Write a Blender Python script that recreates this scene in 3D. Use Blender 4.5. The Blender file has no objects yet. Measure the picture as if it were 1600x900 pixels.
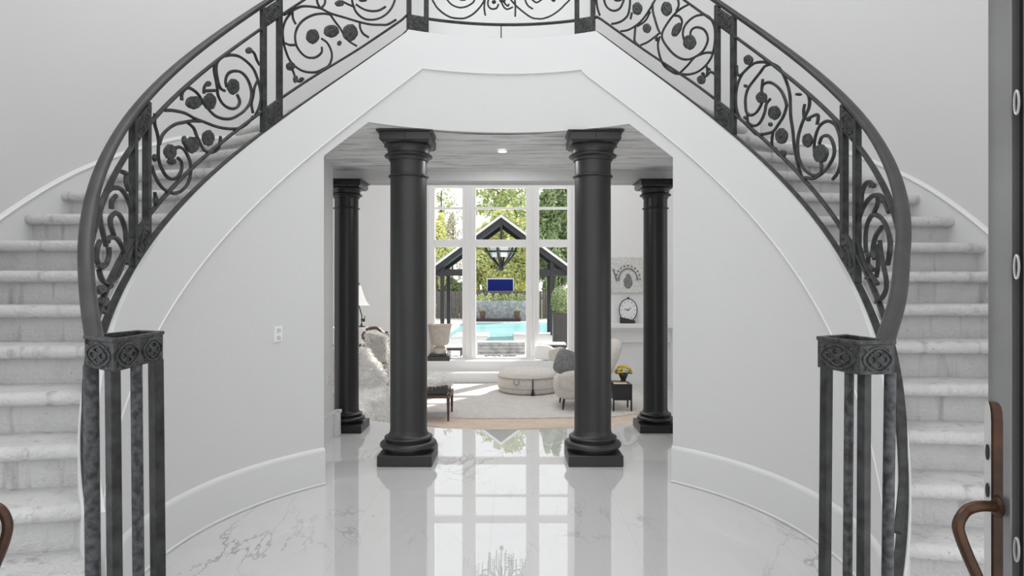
import bpy, bmesh, math, random
from math import sin, cos, pi, sqrt, atan2, acos
from mathutils import Vector, Matrix, noise as mn
random.seed(7)
SC = bpy.context.scene
COL = SC.collection
H = 1.4

def W(px, py, Y):                       # a point at distance Y seen at photo position (px,py)
    return Vector(((px-800)/1000*Y, Y, H+(450-py)/1000*Y))

# ------------------------------------------------------------------ materials
def mat(name, color, rough=0.5, metal=0.0, spec=0.5, bump=None, var=None, emit=None, estr=1.0, sheen=0, trans=0, coat=0):
    m = bpy.data.materials.new(name); m.use_nodes = True
    nt = m.node_tree; N = nt.nodes; L = nt.links
    b = N['Principled BSDF']
    b.inputs['Base Color'].default_value = (*color, 1)
    b.inputs['Roughness'].default_value = rough
    b.inputs['Metallic'].default_value = metal
    b.inputs['Specular IOR Level'].default_value = spec
    if sheen: b.inputs['Sheen Weight'].default_value = sheen
    if trans: b.inputs['Transmission Weight'].default_value = trans
    if coat: b.inputs['Coat Weight'].default_value = coat
    tc = N.new('ShaderNodeTexCoord')
    if var:                              # (scale, second colour, contrast)
        sc, c2, k = var
        nz = N.new('ShaderNodeTexNoise'); nz.inputs['Scale'].default_value = sc; nz.inputs['Detail'].default_value = 6
        L.new(tc.outputs['Object'], nz.inputs['Vector'])
        r = N.new('ShaderNodeValToRGB')
        r.color_ramp.elements[0].position = 0.5-k; r.color_ramp.elements[1].position = 0.5+k
        r.color_ramp.elements[0].color = (*c2, 1); r.color_ramp.elements[1].color = (*color, 1)
        L.new(nz.outputs['Fac'], r.inputs['Fac']); L.new(r.outputs['Color'], b.inputs['Base Color'])
    if bump:                             # (scale, strength, distance)
        sc, st, di = bump
        nz = N.new('ShaderNodeTexNoise'); nz.inputs['Scale'].default_value = sc; nz.inputs['Detail'].default_value = 4
        L.new(tc.outputs['Object'], nz.inputs['Vector'])
        bp_ = N.new('ShaderNodeBump'); bp_.inputs['Strength'].default_value = st; bp_.inputs['Distance'].default_value = di
        L.new(nz.outputs['Fac'], bp_.inputs['Height']); L.new(bp_.outputs['Normal'], b.inputs['Normal'])
    if emit:
        b.inputs['Emission Color'].default_value = (*emit, 1); b.inputs['Emission Strength'].default_value = estr
    return m

def mix_color(nt, fac, a, b):
    n = nt.nodes.new('ShaderNodeMix'); n.data_type = 'RGBA'
    nt.links.new(fac, n.inputs['Factor'])
    for s, v in (('A', a), ('B', b)):
        inp = [i for i in n.inputs if i.name == s and i.type == 'RGBA'][0]
        if isinstance(v, tuple): inp.default_value = (*v, 1)
        else: nt.links.new(v, inp)
    return [o for o in n.outputs if o.type == 'RGBA'][0]

def mth(nt, op, a, b=None, clamp=False):
    n = nt.nodes.new('ShaderNodeMath'); n.operation = op; n.use_clamp = clamp
    for i, v in enumerate((a, b)):
        if v is None: continue
        if isinstance(v, (int, float)): n.inputs[i].default_value = v
        else: nt.links.new(v, n.inputs[i])
    return n.outputs[0]

def marble():
    m = mat('polished_marble', (.62, .62, .62), 0.006, spec=0.9)
    nt = m.node_tree; N = nt.nodes; L = nt.links; b = N['Principled BSDF']; b.inputs['IOR'].default_value = 2.3; b.inputs['Specular IOR Level'].default_value = .5
    tc = N.new('ShaderNodeTexCoord'); P = tc.outputs['Object']
    def ridge(scale, width, rot, thr, dist=1.2):
        mp = N.new('ShaderNodeMapping'); mp.inputs['Rotation'].default_value = (0, 0, rot); mp.inputs['Scale'].default_value = (scale*2.4, scale*.75, 1)
        mp.inputs['Location'].default_value = (rot*3, scale, 0)
        L.new(P, mp.inputs['Vector'])
        nz = N.new('ShaderNodeTexNoise'); nz.inputs['Scale'].default_value = 1; nz.inputs['Detail'].default_value = 7; nz.inputs['Distortion'].default_value = dist
        nz.inputs['Roughness'].default_value = .6
        L.new(mp.outputs[0], nz.inputs['Vector'])
        d = mth(nt, 'ABSOLUTE', mth(nt, 'SUBTRACT', nz.outputs['Fac'], .5))
        v = mth(nt, 'SUBTRACT', 1.0, mth(nt, 'DIVIDE', d, width), True)
        v = mth(nt, 'MAXIMUM', v, 0.0)
        nz2 = N.new('ShaderNodeTexNoise'); nz2.inputs['Scale'].default_value = scale*1.3; nz2.inputs['Detail'].default_value = 3
        L.new(P, nz2.inputs['Vector'])
        g = mth(nt, 'MULTIPLY', mth(nt, 'SUBTRACT', nz2.outputs['Fac'], thr), 6.0, True)
        return mth(nt, 'MULTIPLY', v, g)
    v1 = ridge(.55, .012, .7, .50)
    v2 = ridge(1.1, .010, -.8, .53)
    v3 = ridge(.8, .06, .5, .47)
    c = mix_color(nt, mth(nt, 'MULTIPLY', v3, .16), (.63, .63, .626), (.44, .44, .44))
    c = mix_color(nt, mth(nt, 'MULTIPLY', v1, .9), c, (.13, .13, .135))
    c = mix_color(nt, mth(nt, 'MULTIPLY', v2, .55), c, (.22, .22, .225))
    # tile joints 1.2 x 0.6
    sp = N.new('ShaderNodeSeparateXYZ'); L.new(P, sp.inputs[0])
    def joint(src, size, off):
        f = mth(nt, 'FRACT', mth(nt, 'DIVIDE', mth(nt, 'ADD', src, off+50*size), size))
        d = mth(nt, 'ABSOLUTE', mth(nt, 'SUBTRACT', f, .5))
        return mth(nt, 'GREATER_THAN', d, .5-.0018/size)
    j = mth(nt, 'MAXIMUM', joint(sp.outputs[0], .80, .12), joint(sp.outputs[1], 1.2, .5))
    c = mix_color(nt, mth(nt, 'MULTIPLY', j, .35), c, (.42, .42, .42))
    L.new(c, b.inputs['Base Color'])
    return m

def stone():
    m = mat('pale_limestone', (.56, .56, .55), .55, spec=.35)
    nt = m.node_tree; N = nt.nodes; L = nt.links; b = N['Principled BSDF']
    tc = N.new('ShaderNodeTexCoord'); P = tc.outputs['Object']
    def nz(scale, det=4, sx=1, sz=1):
        mp = N.new('ShaderNodeMapping'); mp.inputs['Scale'].default_value = (sx, sx, sz); L.new(P, mp.inputs[0])
        n = N.new('ShaderNodeTexNoise'); n.inputs['Scale'].default_value = scale; n.inputs['Detail'].default_value = det
        L.new(mp.outputs[0], n.inputs[0]); return n.outputs['Fac']
    blot = mth(nt, 'MULTIPLY', mth(nt, 'SUBTRACT', nz(9, 8), .50), 4, True)
    drip = mth(nt, 'MULTIPLY', mth(nt, 'SUBTRACT', nz(7, 5, 3.0, .35), .565), 7, True)
    speck = mth(nt, 'MULTIPLY', mth(nt, 'SUBTRACT', nz(70, 2), .70), 14, True)
    c = mix_color(nt, mth(nt, 'MULTIPLY', blot, .35), (.57, .57, .562), (.37, .37, .36))
    c = mix_color(nt, mth(nt, 'MULTIPLY', drip, .55), c, (.24, .235, .22))
    c = mix_color(nt, mth(nt, 'MULTIPLY', speck, .6), c, (.17, .165, .155))
    L.new(c, b.inputs['Base Color'])
    bp_ = N.new('ShaderNodeBump'); bp_.inputs['Strength'].default_value = .9; bp_.inputs['Distance'].default_value = .009
    L.new(nz(60, 3), bp_.inputs['Height']); L.new(bp_.outputs[0], b.inputs['Normal'])
    return m

def streaky_plaster():
    m = mat('brushed_plaster', (.6, .6, .6), .75)
    nt = m.node_tree; N = nt.nodes; L = nt.links; b = N['Principled BSDF']
    tc = N.new('ShaderNodeTexCoord')
    mp = N.new('ShaderNodeMapping'); mp.inputs['Scale'].default_value = (1.2, 9, 1); L.new(tc.outputs['Object'], mp.inputs[0])
    n = N.new('ShaderNodeTexNoise'); n.inputs['Scale'].default_value = 1.6; n.inputs['Detail'].default_value = 8; n.inputs['Distortion'].default_value = .6
    n.inputs['Roughness'].default_value = .65
    L.new(mp.outputs[0], n.inputs[0])
    f = mth(nt, 'MULTIPLY', mth(nt, 'SUBTRACT', n.outputs['Fac'], .47), 4.5, True)
    c = mix_color(nt, f, (.84, .84, .835), (.40, .40, .395))
    L.new(c, b.inputs['Base Color'])
    return m

M = {}
M['wall'] = mat('painted_wall', (.655, .655, .65), .75, bump=(38, .22, .006), spec=.3)
M['wallo'] = mat('painted_outer_wall', (.66, .66, .655), .8, bump=(14, .08, .006), spec=.25)
M['trim'] = mat('white_trim', (.70, .70, .70), .38, bump=(5, .05, .01))
M['white'] = mat('white_paint', (.80, .80, .80), .5, bump=(20, .05, .003))
M['marble'] = marble()
M['stone'] = stone()
M['plaster'] = streaky_plaster()
M['iron'] = mat('black_iron', (.015, .015, .015), .45, spec=.35, metal=.0, bump=(60, .5, .003), var=(22, (.042, .044, .045), .16))
M['patina'] = mat('patinated_iron', (.028, .028, .028), .5, spec=.4, metal=.0, bump=(70, .8, .004), var=(45, (.085, .095, .10), .12))
M['rail'] = mat('handrail_bronze', (.030, .029, .0275), .40, spec=.4, metal=.1, bump=(12, .15, .004), var=(9, (.05, .05, .049), .2))
M['cast'] = mat('cast_iron_relief', (.028, .028, .028), .42, spec=.4, metal=.1, bump=(65, .9, .006), var=(40, (.06, .062, .064), .1))
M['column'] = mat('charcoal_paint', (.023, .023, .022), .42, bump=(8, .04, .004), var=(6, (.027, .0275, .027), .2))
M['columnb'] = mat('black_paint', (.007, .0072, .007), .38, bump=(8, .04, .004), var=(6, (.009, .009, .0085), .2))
M['brown'] = mat('aged_copper', (.085, .038, .02), .36, metal=.5, bump=(50, .5, .002), var=(28, (.04, .022, .014), .15))
M['doorpaint'] = mat('grey_door_metal', (.20, .20, .20), .35, metal=.4, bump=(20, .2, .003), var=(7, (.28, .28, .28), .25))
M['black'] = mat('satin_black', (.012, .012, .013), .35, var=(10, (.02, .02, .021), .2))
M['silver'] = mat('silver_metal', (.72, .72, .70), .3, metal=.6, bump=(60, .3, .002))
M['plate'] = mat('steel_faceplate', (.62, .61, .60), .35, metal=.3, bump=(30, .1, .001))
M['plastic'] = mat('white_plastic', (.82, .82, .81), .35, bump=(10, .02, .001))
M['fur'] = mat('white_fur', (.95, .94, .92), .95, bump=(30, .5, .01), sheen=.4, var=(18, (.88, .865, .84), .2))
M['rug'] = mat('cream_shag', (.76, .72, .68), .98, bump=(24, 1, .04), sheen=.3, var=(9, (.66, .62, .585), .2))
M['rugb'] = mat('peach_hide', (.74, .60, .49), .95, bump=(20, .8, .02), var=(5, (.60, .50, .42), .25))
M['boucle'] = mat('boucle_fabric', (.70, .66, .61), .95, bump=(60, 1, .015), sheen=.3, var=(30, (.60, .565, .52), .2))
M['ottoman'] = mat('oatmeal_upholstery', (.72, .69, .64), .9, bump=(50, .6, .01), var=(20, (.63, .60, .56), .2))
M['grayfab'] = mat('grey_fabric', (.27, .28, .28), .9, bump=(60, 1, .01), var=(25, (.16, .17, .17), .2))
M['taupe'] = mat('taupe_fabric', (.42, .37, .33), .9, bump=(40, .6, .01), var=(12, (.34, .30, .27), .2))
M['darkfab'] = mat('charcoal_fabric', (.055, .052, .05), .8, bump=(40, .4, .006), var=(10, (.08, .075, .07), .2))
M['wood'] = mat('walnut_wood', (.13, .075, .05), .45, bump=(20, .2, .003), var=(8, (.07, .04, .028), .2))
M['urn'] = mat('stone_urn', (.50, .45, .40), .85, bump=(30, .6, .008), var=(12, (.40, .36, .32), .2))
M['shade'] = mat('lamp_shade_linen', (.86, .86, .84), .8, bump=(60, .1, .002), emit=(1, .97, .92), estr=.25)
M['bulb'] = mat('lit_lens', (1, 1, 1), .4, emit=(1, .98, .95), estr=4, bump=(5, .01, .001))
M['yellow'] = mat('yellow_petals', (.85, .62, .03), .7, var=(40, (.60, .38, .02), .2))
M['leafg'] = mat('green_leaves', (.10, .17, .03), .7, var=(3, (.05, .09, .02), .2))
M['leafy'] = mat('yellow_green_leaves', (.86, .84, .40), .7, var=(1.6, (.52, .58, .24), .2))
M['leafm'] = mat('mid_green_leaves', (.58, .64, .32), .7, var=(1.6, (.30, .38, .16), .2))
M['leafd'] = mat('dark_green_leaves', (.30, .38, .18), .7, var=(1.6, (.12, .18, .07), .2))
M['leafp'] = mat('pale_dry_twigs', (.55, .50, .42), .8, var=(2, (.40, .38, .30), .2))
M['bark'] = mat('tree_bark', (.16, .13, .11), .9, bump=(8, .8, .05), var=(5, (.09, .07, .06), .2))
M['barkp'] = mat('pale_bark', (.55, .53, .50), .9, bump=(8, .8, .05), var=(5, (.40, .38, .36), .2))
M['water'] = mat('pool_water', (.30, .74, .78), .12, bump=(1.3, .12, .05), var=(.35, (.50, .84, .86), .2))
M['deck'] = mat('pale_deck', (.74, .73, .71), .8, bump=(4, .2, .01), var=(1, (.66, .65, .63), .2))
M['grass'] = mat('green_lawn', (.22, .33, .06), .95, bump=(6, 1, .05), var=(.6, (.40, .46, .10), .2))
M['stonewall'] = mat('grey_mosaic_stone', (.36, .37, .38), .8, bump=(6, .6, .03), var=(7, (.22, .23, .24), .12))
M['terracotta'] = mat('brown_terracotta', (.14, .08, .06), .8, bump=(10, .4, .01), var=(4, (.08, .05, .04), .2))
M['roofdark'] = mat('dark_roof_timber', (.008, .0085, .012), .6, bump=(10, .3, .01), var=(3, (.014, .014, .019), .2))
M['fascia'] = mat('pale_grey_fascia', (.55, .56, .58), .6, bump=(5, .1, .01))
M['fence'] = mat('weathered_fence_wood', (.16, .145, .13), .85, bump=(10, .5, .02), var=(6, (.09, .085, .08), .2))
M['screen'] = mat('blue_lit_screen', (.003, .006, .05), .5, spec=.1, emit=(.004, .008, .075), estr=1, var=(2, (.004, .008, .06), .3))
M['glasspan'] = mat('frosted_glass', (.75, .8, .82), .3, bump=(8, .1, .01))
M['ink'] = mat('grey_picture_relief', (.56, .56, .54), .8, bump=(40, .8, .01), var=(22, (.75, .75, .73), .15))
M['inkd'] = mat('dark_picture_relief', (.12, .12, .12), .8, bump=(40, .8, .01), var=(40, (.3, .3, .3), .15))
M['clockface'] = mat('white_clock_face', (.80, .80, .82), .4, bump=(20, .05, .002))
M['crystal'] = mat('clear_crystal', (.34, .35, .37), .15, spec=.8, bump=(30, .2, .002))
M['pages'] = mat('tan_book_cover', (.55, .38, .22), .7, bump=(20, .1, .002))
g = bpy.data.materials.new('window_glass'); g.use_nodes = True; nt = g.node_tree
for n in list(nt.nodes): nt.nodes.remove(n)
o_ = nt.nodes.new('ShaderNodeOutputMaterial'); tr = nt.nodes.new('ShaderNodeBsdfTransparent'); gl = nt.nodes.new('ShaderNodeBsdfGlossy'); gl.inputs['Roughness'].default_value = .02
mx = nt.nodes.new('ShaderNodeMixShader'); lw = nt.nodes.new('ShaderNodeLayerWeight'); lw.inputs[0].default_value = .5; fr = nt.nodes.new('ShaderNodeMath'); fr.operation = 'MULTIPLY'; fr.inputs[1].default_value = .12; nt.links.new(lw.outputs['Facing'], fr.inputs[0])
nt.links.new(fr.outputs[0], mx.inputs[0]); nt.links.new(tr.outputs[0], mx.inputs[1]); nt.links.new(gl.outputs[0], mx.inputs[2]); nt.links.new(mx.outputs[0], o_.inputs[0])
M['glass'] = g

# ------------------------------------------------------------------ mesh builder
class MB:
    def __init__(s): s.v = []; s.f = []; s.smooth = []
    def add(s, vs, fs, smooth=False):
        o = len(s.v); s.v += [Vector(v) for v in vs]
        for f in fs: s.f.append([i+o for i in f]); s.smooth.append(smooth)
        return s
    def box(s, a, b, rz=0, c=None):
        (x0, y0, z0), (x1, y1, z1) = a, b
        vs = [Vector(p) for p in ((x0,y0,z0),(x1,y0,z0),(x1,y1,z0),(x0,y1,z0),(x0,y0,z1),(x1,y0,z1),(x1,y1,z1),(x0,y1,z1))]
        if rz:
            c = Vector(c or ((x0+x1)/2, (y0+y1)/2, 0)); R = Matrix.Rotation(rz, 3, 'Z')
            vs = [c+R@(v-c) for v in vs]
        return s.add(vs, [(0,3,2,1),(4,5,6,7),(0,1,5,4),(1,2,6,5),(2,3,7,6),(3,0,4,7)])
    def hexa(s, p):                      # eight corners: bottom ring then top ring
        return s.add(p, [(0,3,2,1),(4,5,6,7),(0,1,5,4),(1,2,6,5),(2,3,7,6),(3,0,4,7)])
    def grid(s, rows, smooth=True, closed_u=False, closed_v=False, cap=False):
        n = len(rows); m = len(rows[0]); vs = [p for r in rows for p in r]; fs = []
        for i in range(n if closed_v else n-1):
            for j in range(m if closed_u else m-1):
                a = i*m+j; b = i*m+(j+1) % m; c = ((i+1) % n)*m+(j+1) % m; d = ((i+1) % n)*m+j
                fs.append((a, b, c, d))
        if cap: fs.append(tuple(range(m))[::-1]); fs.append(tuple((n-1)*m+j for j in range(m)))
        o = len(s.v); s.add(vs, fs, smooth)
        if cap: s.smooth[-1] = False; s.smooth[-2] = False
        return s
    def lathe(s, prof, c, n=40, sx=1, sy=1, cap=True):
        c = Vector(c); rows = []
        for r, z in prof: rows.append([c+Vector((sx*r*cos(2*pi*k/n), sy*r*sin(2*pi*k/n), z)) for k in range(n)])
        return s.grid(rows, True, closed_u=True, cap=cap)
    def tube(s, pts, r, n=8, closed=False, taper=None):
        pts = [Vector(p) for p in pts]; m = len(pts); rows = []
        up = None
        for i, p in enumerate(pts):
            if closed: t = pts[(i+1) % m]-pts[i-1]
            else: t = pts[min(i+1, m-1)]-pts[max(i-1, 0)]
            if t.length < 1e-9: t = Vector((0, 0, 1))
            t.normalize()
            if up is None:
                up = Vector((0, 0, 1)) if abs(t.z) < .9 else Vector((1, 0, 0))
            a = (up-t*up.dot(t)).normalized(); up = a; b = t.cross(a)
            rr = r if taper is None else r*taper(i/(m-1))
            rows.append([p+(a*cos(2*pi*k/n)+b*sin(2*pi*k/n))*rr for k in range(n)])
        return s.grid(rows, True, closed_u=True, closed_v=closed, cap=not closed)
    def ell(s, c, rx, ry, rz, n=20, m=12, R=None, noise=0, nf=6, sq=1.0):
        c = Vector(c); rows = []
        for i in range(m+1):
            a = -pi/2+pi*i/m; row = []
            for k in range(n):
                b = 2*pi*k/n
                def pw(v): return math.copysign(abs(v)**sq, v)
                d = Vector((pw(cos(a))*pw(cos(b))*rx, pw(cos(a))*pw(sin(b))*ry, pw(sin(a))*rz))
                if noise: d *= 1+noise*mn.noise(Vector((cos(a)*cos(b), cos(a)*sin(b), sin(a)))*nf+c)
                if R is not None: d = R@d
                row.append(c+d)
            rows.append(row)
        return s.grid(rows, True, closed_u=True, cap=False)
    def build(s, name, m, parent=None, bevel=0, solidify=0):
        me = bpy.data.meshes.new(name)
        org = Vector((0, 0, 0))
        me.from_pydata([tuple(v) for v in s.v], [], s.f); me.polygons.foreach_set('use_smooth', s.smooth)
        me.materials.append(m)
        bm = bmesh.new(); bm.from_mesh(me)
        bmesh.ops.remove_doubles(bm, verts=bm.verts, dist=1e-6)
        bmesh.ops.recalc_face_normals(bm, faces=bm.faces); bm.to_mesh(me); bm.free()
        me.set_sharp_from_angle(angle=.7)
        me.update()
        o = bpy.data.objects.new(name, me); COL.objects.link(o)
        if parent is not None:
            o.parent = parent; o.matrix_parent_inverse = Matrix.Translation(-parent.location) if parent.type == 'EMPTY' else Matrix.Identity(4)
        if bevel:
            bv = o.modifiers.new('bevel', 'BEVEL'); bv.width = bevel; bv.segments = 2; bv.limit_method = 'ANGLE'; bv.angle_limit = .7
        return o

def thing(name, label, cat, loc=(0, 0, 0), group=None):
    o = bpy.data.objects.new(name, None); COL.objects.link(o); o.location = loc; o.empty_display_size = .1
    o['label'] = label; o['category'] = cat
    if group: o['group'] = group
    return o
def tag(o, label, cat, group=None, kind=None):
    o['label'] = label; o['category'] = cat
    if group: o['group'] = group
    if kind: o['kind'] = kind
    return o
def struct(o, label=None):
    o['kind'] = 'structure'
    if label: o['label'] = label; o['category'] = cat_of(o.name)
    return o
def cat_of(n): return n.split('_')[0]

def spline(pts, sub=5):
    P = [Vector(p) for p in pts]
    if len(P) < 3: return P
    out = []
    for i in range(len(P)-1):
        p0 = P[i-1] if i else P[0]*2-P[1]; p1 = P[i]; p2 = P[i+1]; p3 = P[i+2] if i+2 < len(P) else P[-1]*2-P[-2]
        for k in range(sub):
            t = k/sub
            out.append(.5*((2*p1)+(p2-p0)*t+(2*p0-5*p1+4*p2-p3)*t*t+(3*p1-p0-3*p2+p3)*t**3))
    out.append(P[-1]); return out

# ------------------------------------------------------------------ rotunda geometry
XC, YC = -.084, 3.35
RL, RR = 1.757, 1.790
PHC = .423
def sm(t): t = max(0, min(1, t)); return t*t*(3-2*t)
def Rad(ph): return RL+(RR-RL)*sm((ph+.42)/.84)
def cyl(ph, off, z):
    r = Rad(ph)+off
    return Vector((XC+r*sin(ph), YC+r*cos(ph), z))
def q(t, a, b, c): return a+b*t+c*t*t
def zcurb(ph):
    t = abs(ph)
    if t <= PHC: return 3.398
    return q(t, 4.0454, -1.5701, .0383) if ph < 0 else q(t, 4.0742, -1.5786, -.0176)
def ztrim(ph):
    t = abs(ph)
    if t <= .358: return 3.118
    return q(t, 3.6737, -1.5452, -.0121) if ph < 0 else q(t, 3.6236, -1.4076, -.1231)
def zrail(ph):
    t = abs(ph)
    if t <= PHC: return 4.342
    return q(t, 5.0766, -1.76, .0521) if ph < 0 else q(t, 5.1566, -2.0253, .1661)
def zhead(ph):
    t = abs(ph); t0 = .600 if ph < 0 else .574; t1 = .80 if ph < 0 else .772
    if t <= t0: return 2.645
    return 2.645+(t-t0)/(t1-t0)*(-.30)
PJL, PJR = -.80, .772
ENDL, ENDR = -2.30, 2.30
BOFF = .03
def lin(a, b, n): return [a+(b-a)*i/n for i in range(n+1)]
def brk(a, b, n, *extra):
    v = set(round(x, 5) for x in lin(a, b, n)) | set(round(e, 5) for e in extra if a < e < b)
    return sorted(v)

def band(mb, phs, zlo, zhi, o0, o1, smooth=True):
    """solid curved strip between radii o0 and o1, heights zlo(ph)..zhi(ph)"""
    rings = []
    for p in phs:
        rings.append([cyl(p, o0, zlo(p)), cyl(p, o0, zhi(p)), cyl(p, o1, zhi(p)), cyl(p, o1, zlo(p))])
    for a in range(4):
        b = (a+1) % 4
        mb.grid([[r[a], r[b]] for r in rings], smooth)
    mb.add(rings[0], [(0, 1, 2, 3)]); mb.add(rings[-1], [(3, 2, 1, 0)])
    return mb

# drum walls under the stairs, with the wide opening between them
struct(band(MB(), brk(ENDL, PJL, 60), lambda p: 0, lambda p: ztrim(p)+.01, 0, .05).build('wall_left', M['wall']))
struct(band(MB(), brk(PJR, ENDR, 60), lambda p: 0, lambda p: ztrim(p)+.01, 0, .05).build('wall_right', M['wall']))
struct(band(MB(), brk(PJL, PJR, 70, -.6, .574, -.358, .358), zhead, lambda p: ztrim(p)+.01, 0, .05).build('wall_header', M['wall']))
# smooth white string band above the moulding, carried round the landing
mb = band(MB(), brk(ENDL, ENDR, 170, -PHC, PHC, -.358, .358), ztrim, zcurb, -.008, .055)
struct(mb.build('trim_1', M['trim']))
mb = MB()
phs = brk(ENDL, ENDR, 170, -.358, .358)
prof = [(0, .002), (-.010, .002), (-.014, -.002), (-.014, -.007), (-.009, -.012), (0, -.014)]
mb.grid([[cyl(p, a, ztrim(p)+b) for a, b in prof] for p in phs], True)
struct(mb.build('trim_2', M['trim']))
# curved baseboards
for nm, a, b in (('baseboard_left', ENDL, PJL), ('baseboard_right', PJR, ENDR)):
    mb = band(MB(), brk(a, b, 60), lambda p: 0, lambda p: .225, -.020, 0)
    mb.grid([[cyl(p, o, z) for o, z in ((-.020, .222), (-.021, .236), (-.018, .248), (-.010, .256), (-.004, .260), (0, .262))] for p in brk(a, b, 60)], True)
    struct(mb.build(nm, M['trim']))
for i, (a, b) in enumerate(((ENDL, PJL), (PJR, ENDR))):
    mb = MB(); mb.tube([cyl(p, -.023, .008) for p in brk(a, b, 60)], .009, 6)
    struct(mb.build('trim_%d' % (3+i), M['trim']))

# ------------------------------------------------------------------ stairs
RO = .905
RISE = .165
def theta_at(side, z):
    lo, hi = .3, 2.9
    for _ in range(50):
        m = (lo+hi)/2
        if zcurb(side*m) > z or m < PHC: lo = m
        else: hi = m
    return lo
def nose(side, k, t):
    """point on nosing line k at fraction t from the inner curb to the outer wall"""
    th = theta_at(side, RISE*k+(.055 if side < 0 else .062)) if k < 20 else PHC
    R = RL if side < 0 else RR
    Ro = R+RO
    fl = acos(max(-1, min(1, R*cos(th)/Ro)))
    g = .62*sm((th-.95)/.45)
    tho = th+(fl-th)*g
    a = Vector((XC+side*(R+.045)*sin(th), YC+(R+.045)*cos(th)))
    b = Vector((XC+side*Ro*sin(tho), YC+Ro*cos(tho)))
    return a.lerp(b, t)
for side, lab in ((-1, 'curved stone staircase sweeping up the left wall to the landing'), (1, 'curved stone staircase sweeping up the right wall beside the open door')):
    st = thing('curved_staircase', lab, 'staircase', (side*2.1, 2.6, 0), group=None)
    for k in range(1, 21):
        z = RISE*k
        n = 6
        A = [nose(side, k, t/n) for t in range(n+1)]
        if k < 20: B = [nose(side, k+1, t/n) for t in range(n+1)]
        else: B = [a+Vector((-side*.02, .28)) for a in A]
        A_ = []; B_ = []
        for a, b in zip(A, B):
            d = (a-b).normalized()
            A_.append(a+d*.018); B_.append(b-d*.06)
        r = .029
        prof = [(0, -2*r)] + [(r*sin(u), -r-r*cos(u)) for u in lin(0, pi, 8)] + [(0, 0)]
        rows = []
        for a, b in zip(A_, B_):
            d = (a-b).normalized()
            row = [Vector((b.x, b.y, z-2*r))]
            row += [Vector((a.x+d.x*(u+0.012), a.y+d.y*(u+.012), z+w)) for u, w in prof]
            row += [Vector((b.x, b.y, z))]
            rows.append(row)
        mb = MB(); mb.grid(rows, True, closed_u=True, cap=True)
        o = mb.build('tread', M['stone'], st)
        o.data.shade_flat() if False else None
        mb = MB()
        rows = []
        for a, b in zip(A, B):
            d = (a-b).normalized(); e = a-d*.03
            rows.append([Vector((a.x, a.y, z-RISE-.0)), Vector((a.x, a.y, z-2*r+.001)), Vector((e.x, e.y, z-2*r+.001)), Vector((e.x, e.y, z-RISE))])
        mb.grid(rows, False, closed_u=True, cap=True)
        mb.build('riser', M['stone'], st)
    # soffit of the flight so that the stair reads solid from below
# landing
ZL = RISE*20
mb = MB()
phs = brk(-.46, .46, 20)
rows = [[cyl(p, .045, ZL-.05), cyl(p, .045, ZL), Vector((cyl(p, 1.2, 0).x*1.05, 7.2, ZL)), Vector((cyl(p, 1.2, 0).x*1.05, 7.2, ZL-.05))] for p in phs]
mb.grid(rows, False, closed_u=True, cap=True)
struct(mb.build('floor_landing', M['stone']))

# outer curved walls with skirting that climbs with the stairs
def znose_out(side, th):
    # height of the nosing line at outer angle th
    best = []
    for k in range(1, 21):
        p = nose(side, k, 1); best.append((atan2(side*(p.x-XC), p.y-YC), RISE*k))
    best.sort()
    if th <= best[0][0]: return best[0][1]
    if th >= best[-1][0]: return max(0, best[-1][1]-(th-best[-1][0])*1.6)
    for (a, za), (b, zb) in zip(best, best[1:]):
        if a <= th <= b: return za+(zb-za)*(th-a)/(b-a)
for side, nm in ((-1, 'left'), (1, 'right')):
    ths = lin(.30, 2.12, 70)
    zs = [znose_out(side, t) for t in ths]
    zs2 = [sum(zs[max(0, i-3):i+4])/len(zs[max(0, i-3):i+4]) for i in range(len(zs))]
    zo = dict(zip([round(side*t, 6) for t in ths], zs2))
    def zlo(p):
        t = abs(p)
        return max(0, zo[round(p, 6)]-.5) if t > .70 else max(2.68, zo[round(p, 6)]-.5)
    mb = band(MB(), [side*t for t in ths], zlo, lambda p: 6.6, RO, RO+.12)
    struct(mb.build('wall_outer_'+nm, M['wallo']))
    zf = dict(zip([round(side*t, 6) for t in ths], zs2))
    mb = MB()
    zs2 = [z-.15*(1-sm((t-.85)/.25)) for t, z in zip(ths, zs2)]
    mb.grid([[cyl(side*t, RO, z-.35), cyl(side*t, RO-.012, z-.35), cyl(side*t, RO-.012, z+.090), cyl(side*t, RO-.018, z+.094), cyl(side*t, RO-.019, z+.102), cyl(side*t, RO-.013, z+.106), cyl(side*t, RO-.008, z+.118), cyl(side*t, RO, z+.122)] for t, z in zip(ths, zs2)], True)
    struct(mb.build('baseboard_stair_'+nm, M['trim']))
# back wall of the upstairs hall
struct(MB().box((-2.2, 7.2, 3.15), (2.0, 7.3, 6.6)).build('wall_upper_hall', M['white']))
struct(MB().box((-3.4, -.6, 6.6), (3.4, 7.3, 6.75)).build('ceiling_foyer', M['white']))

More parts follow.
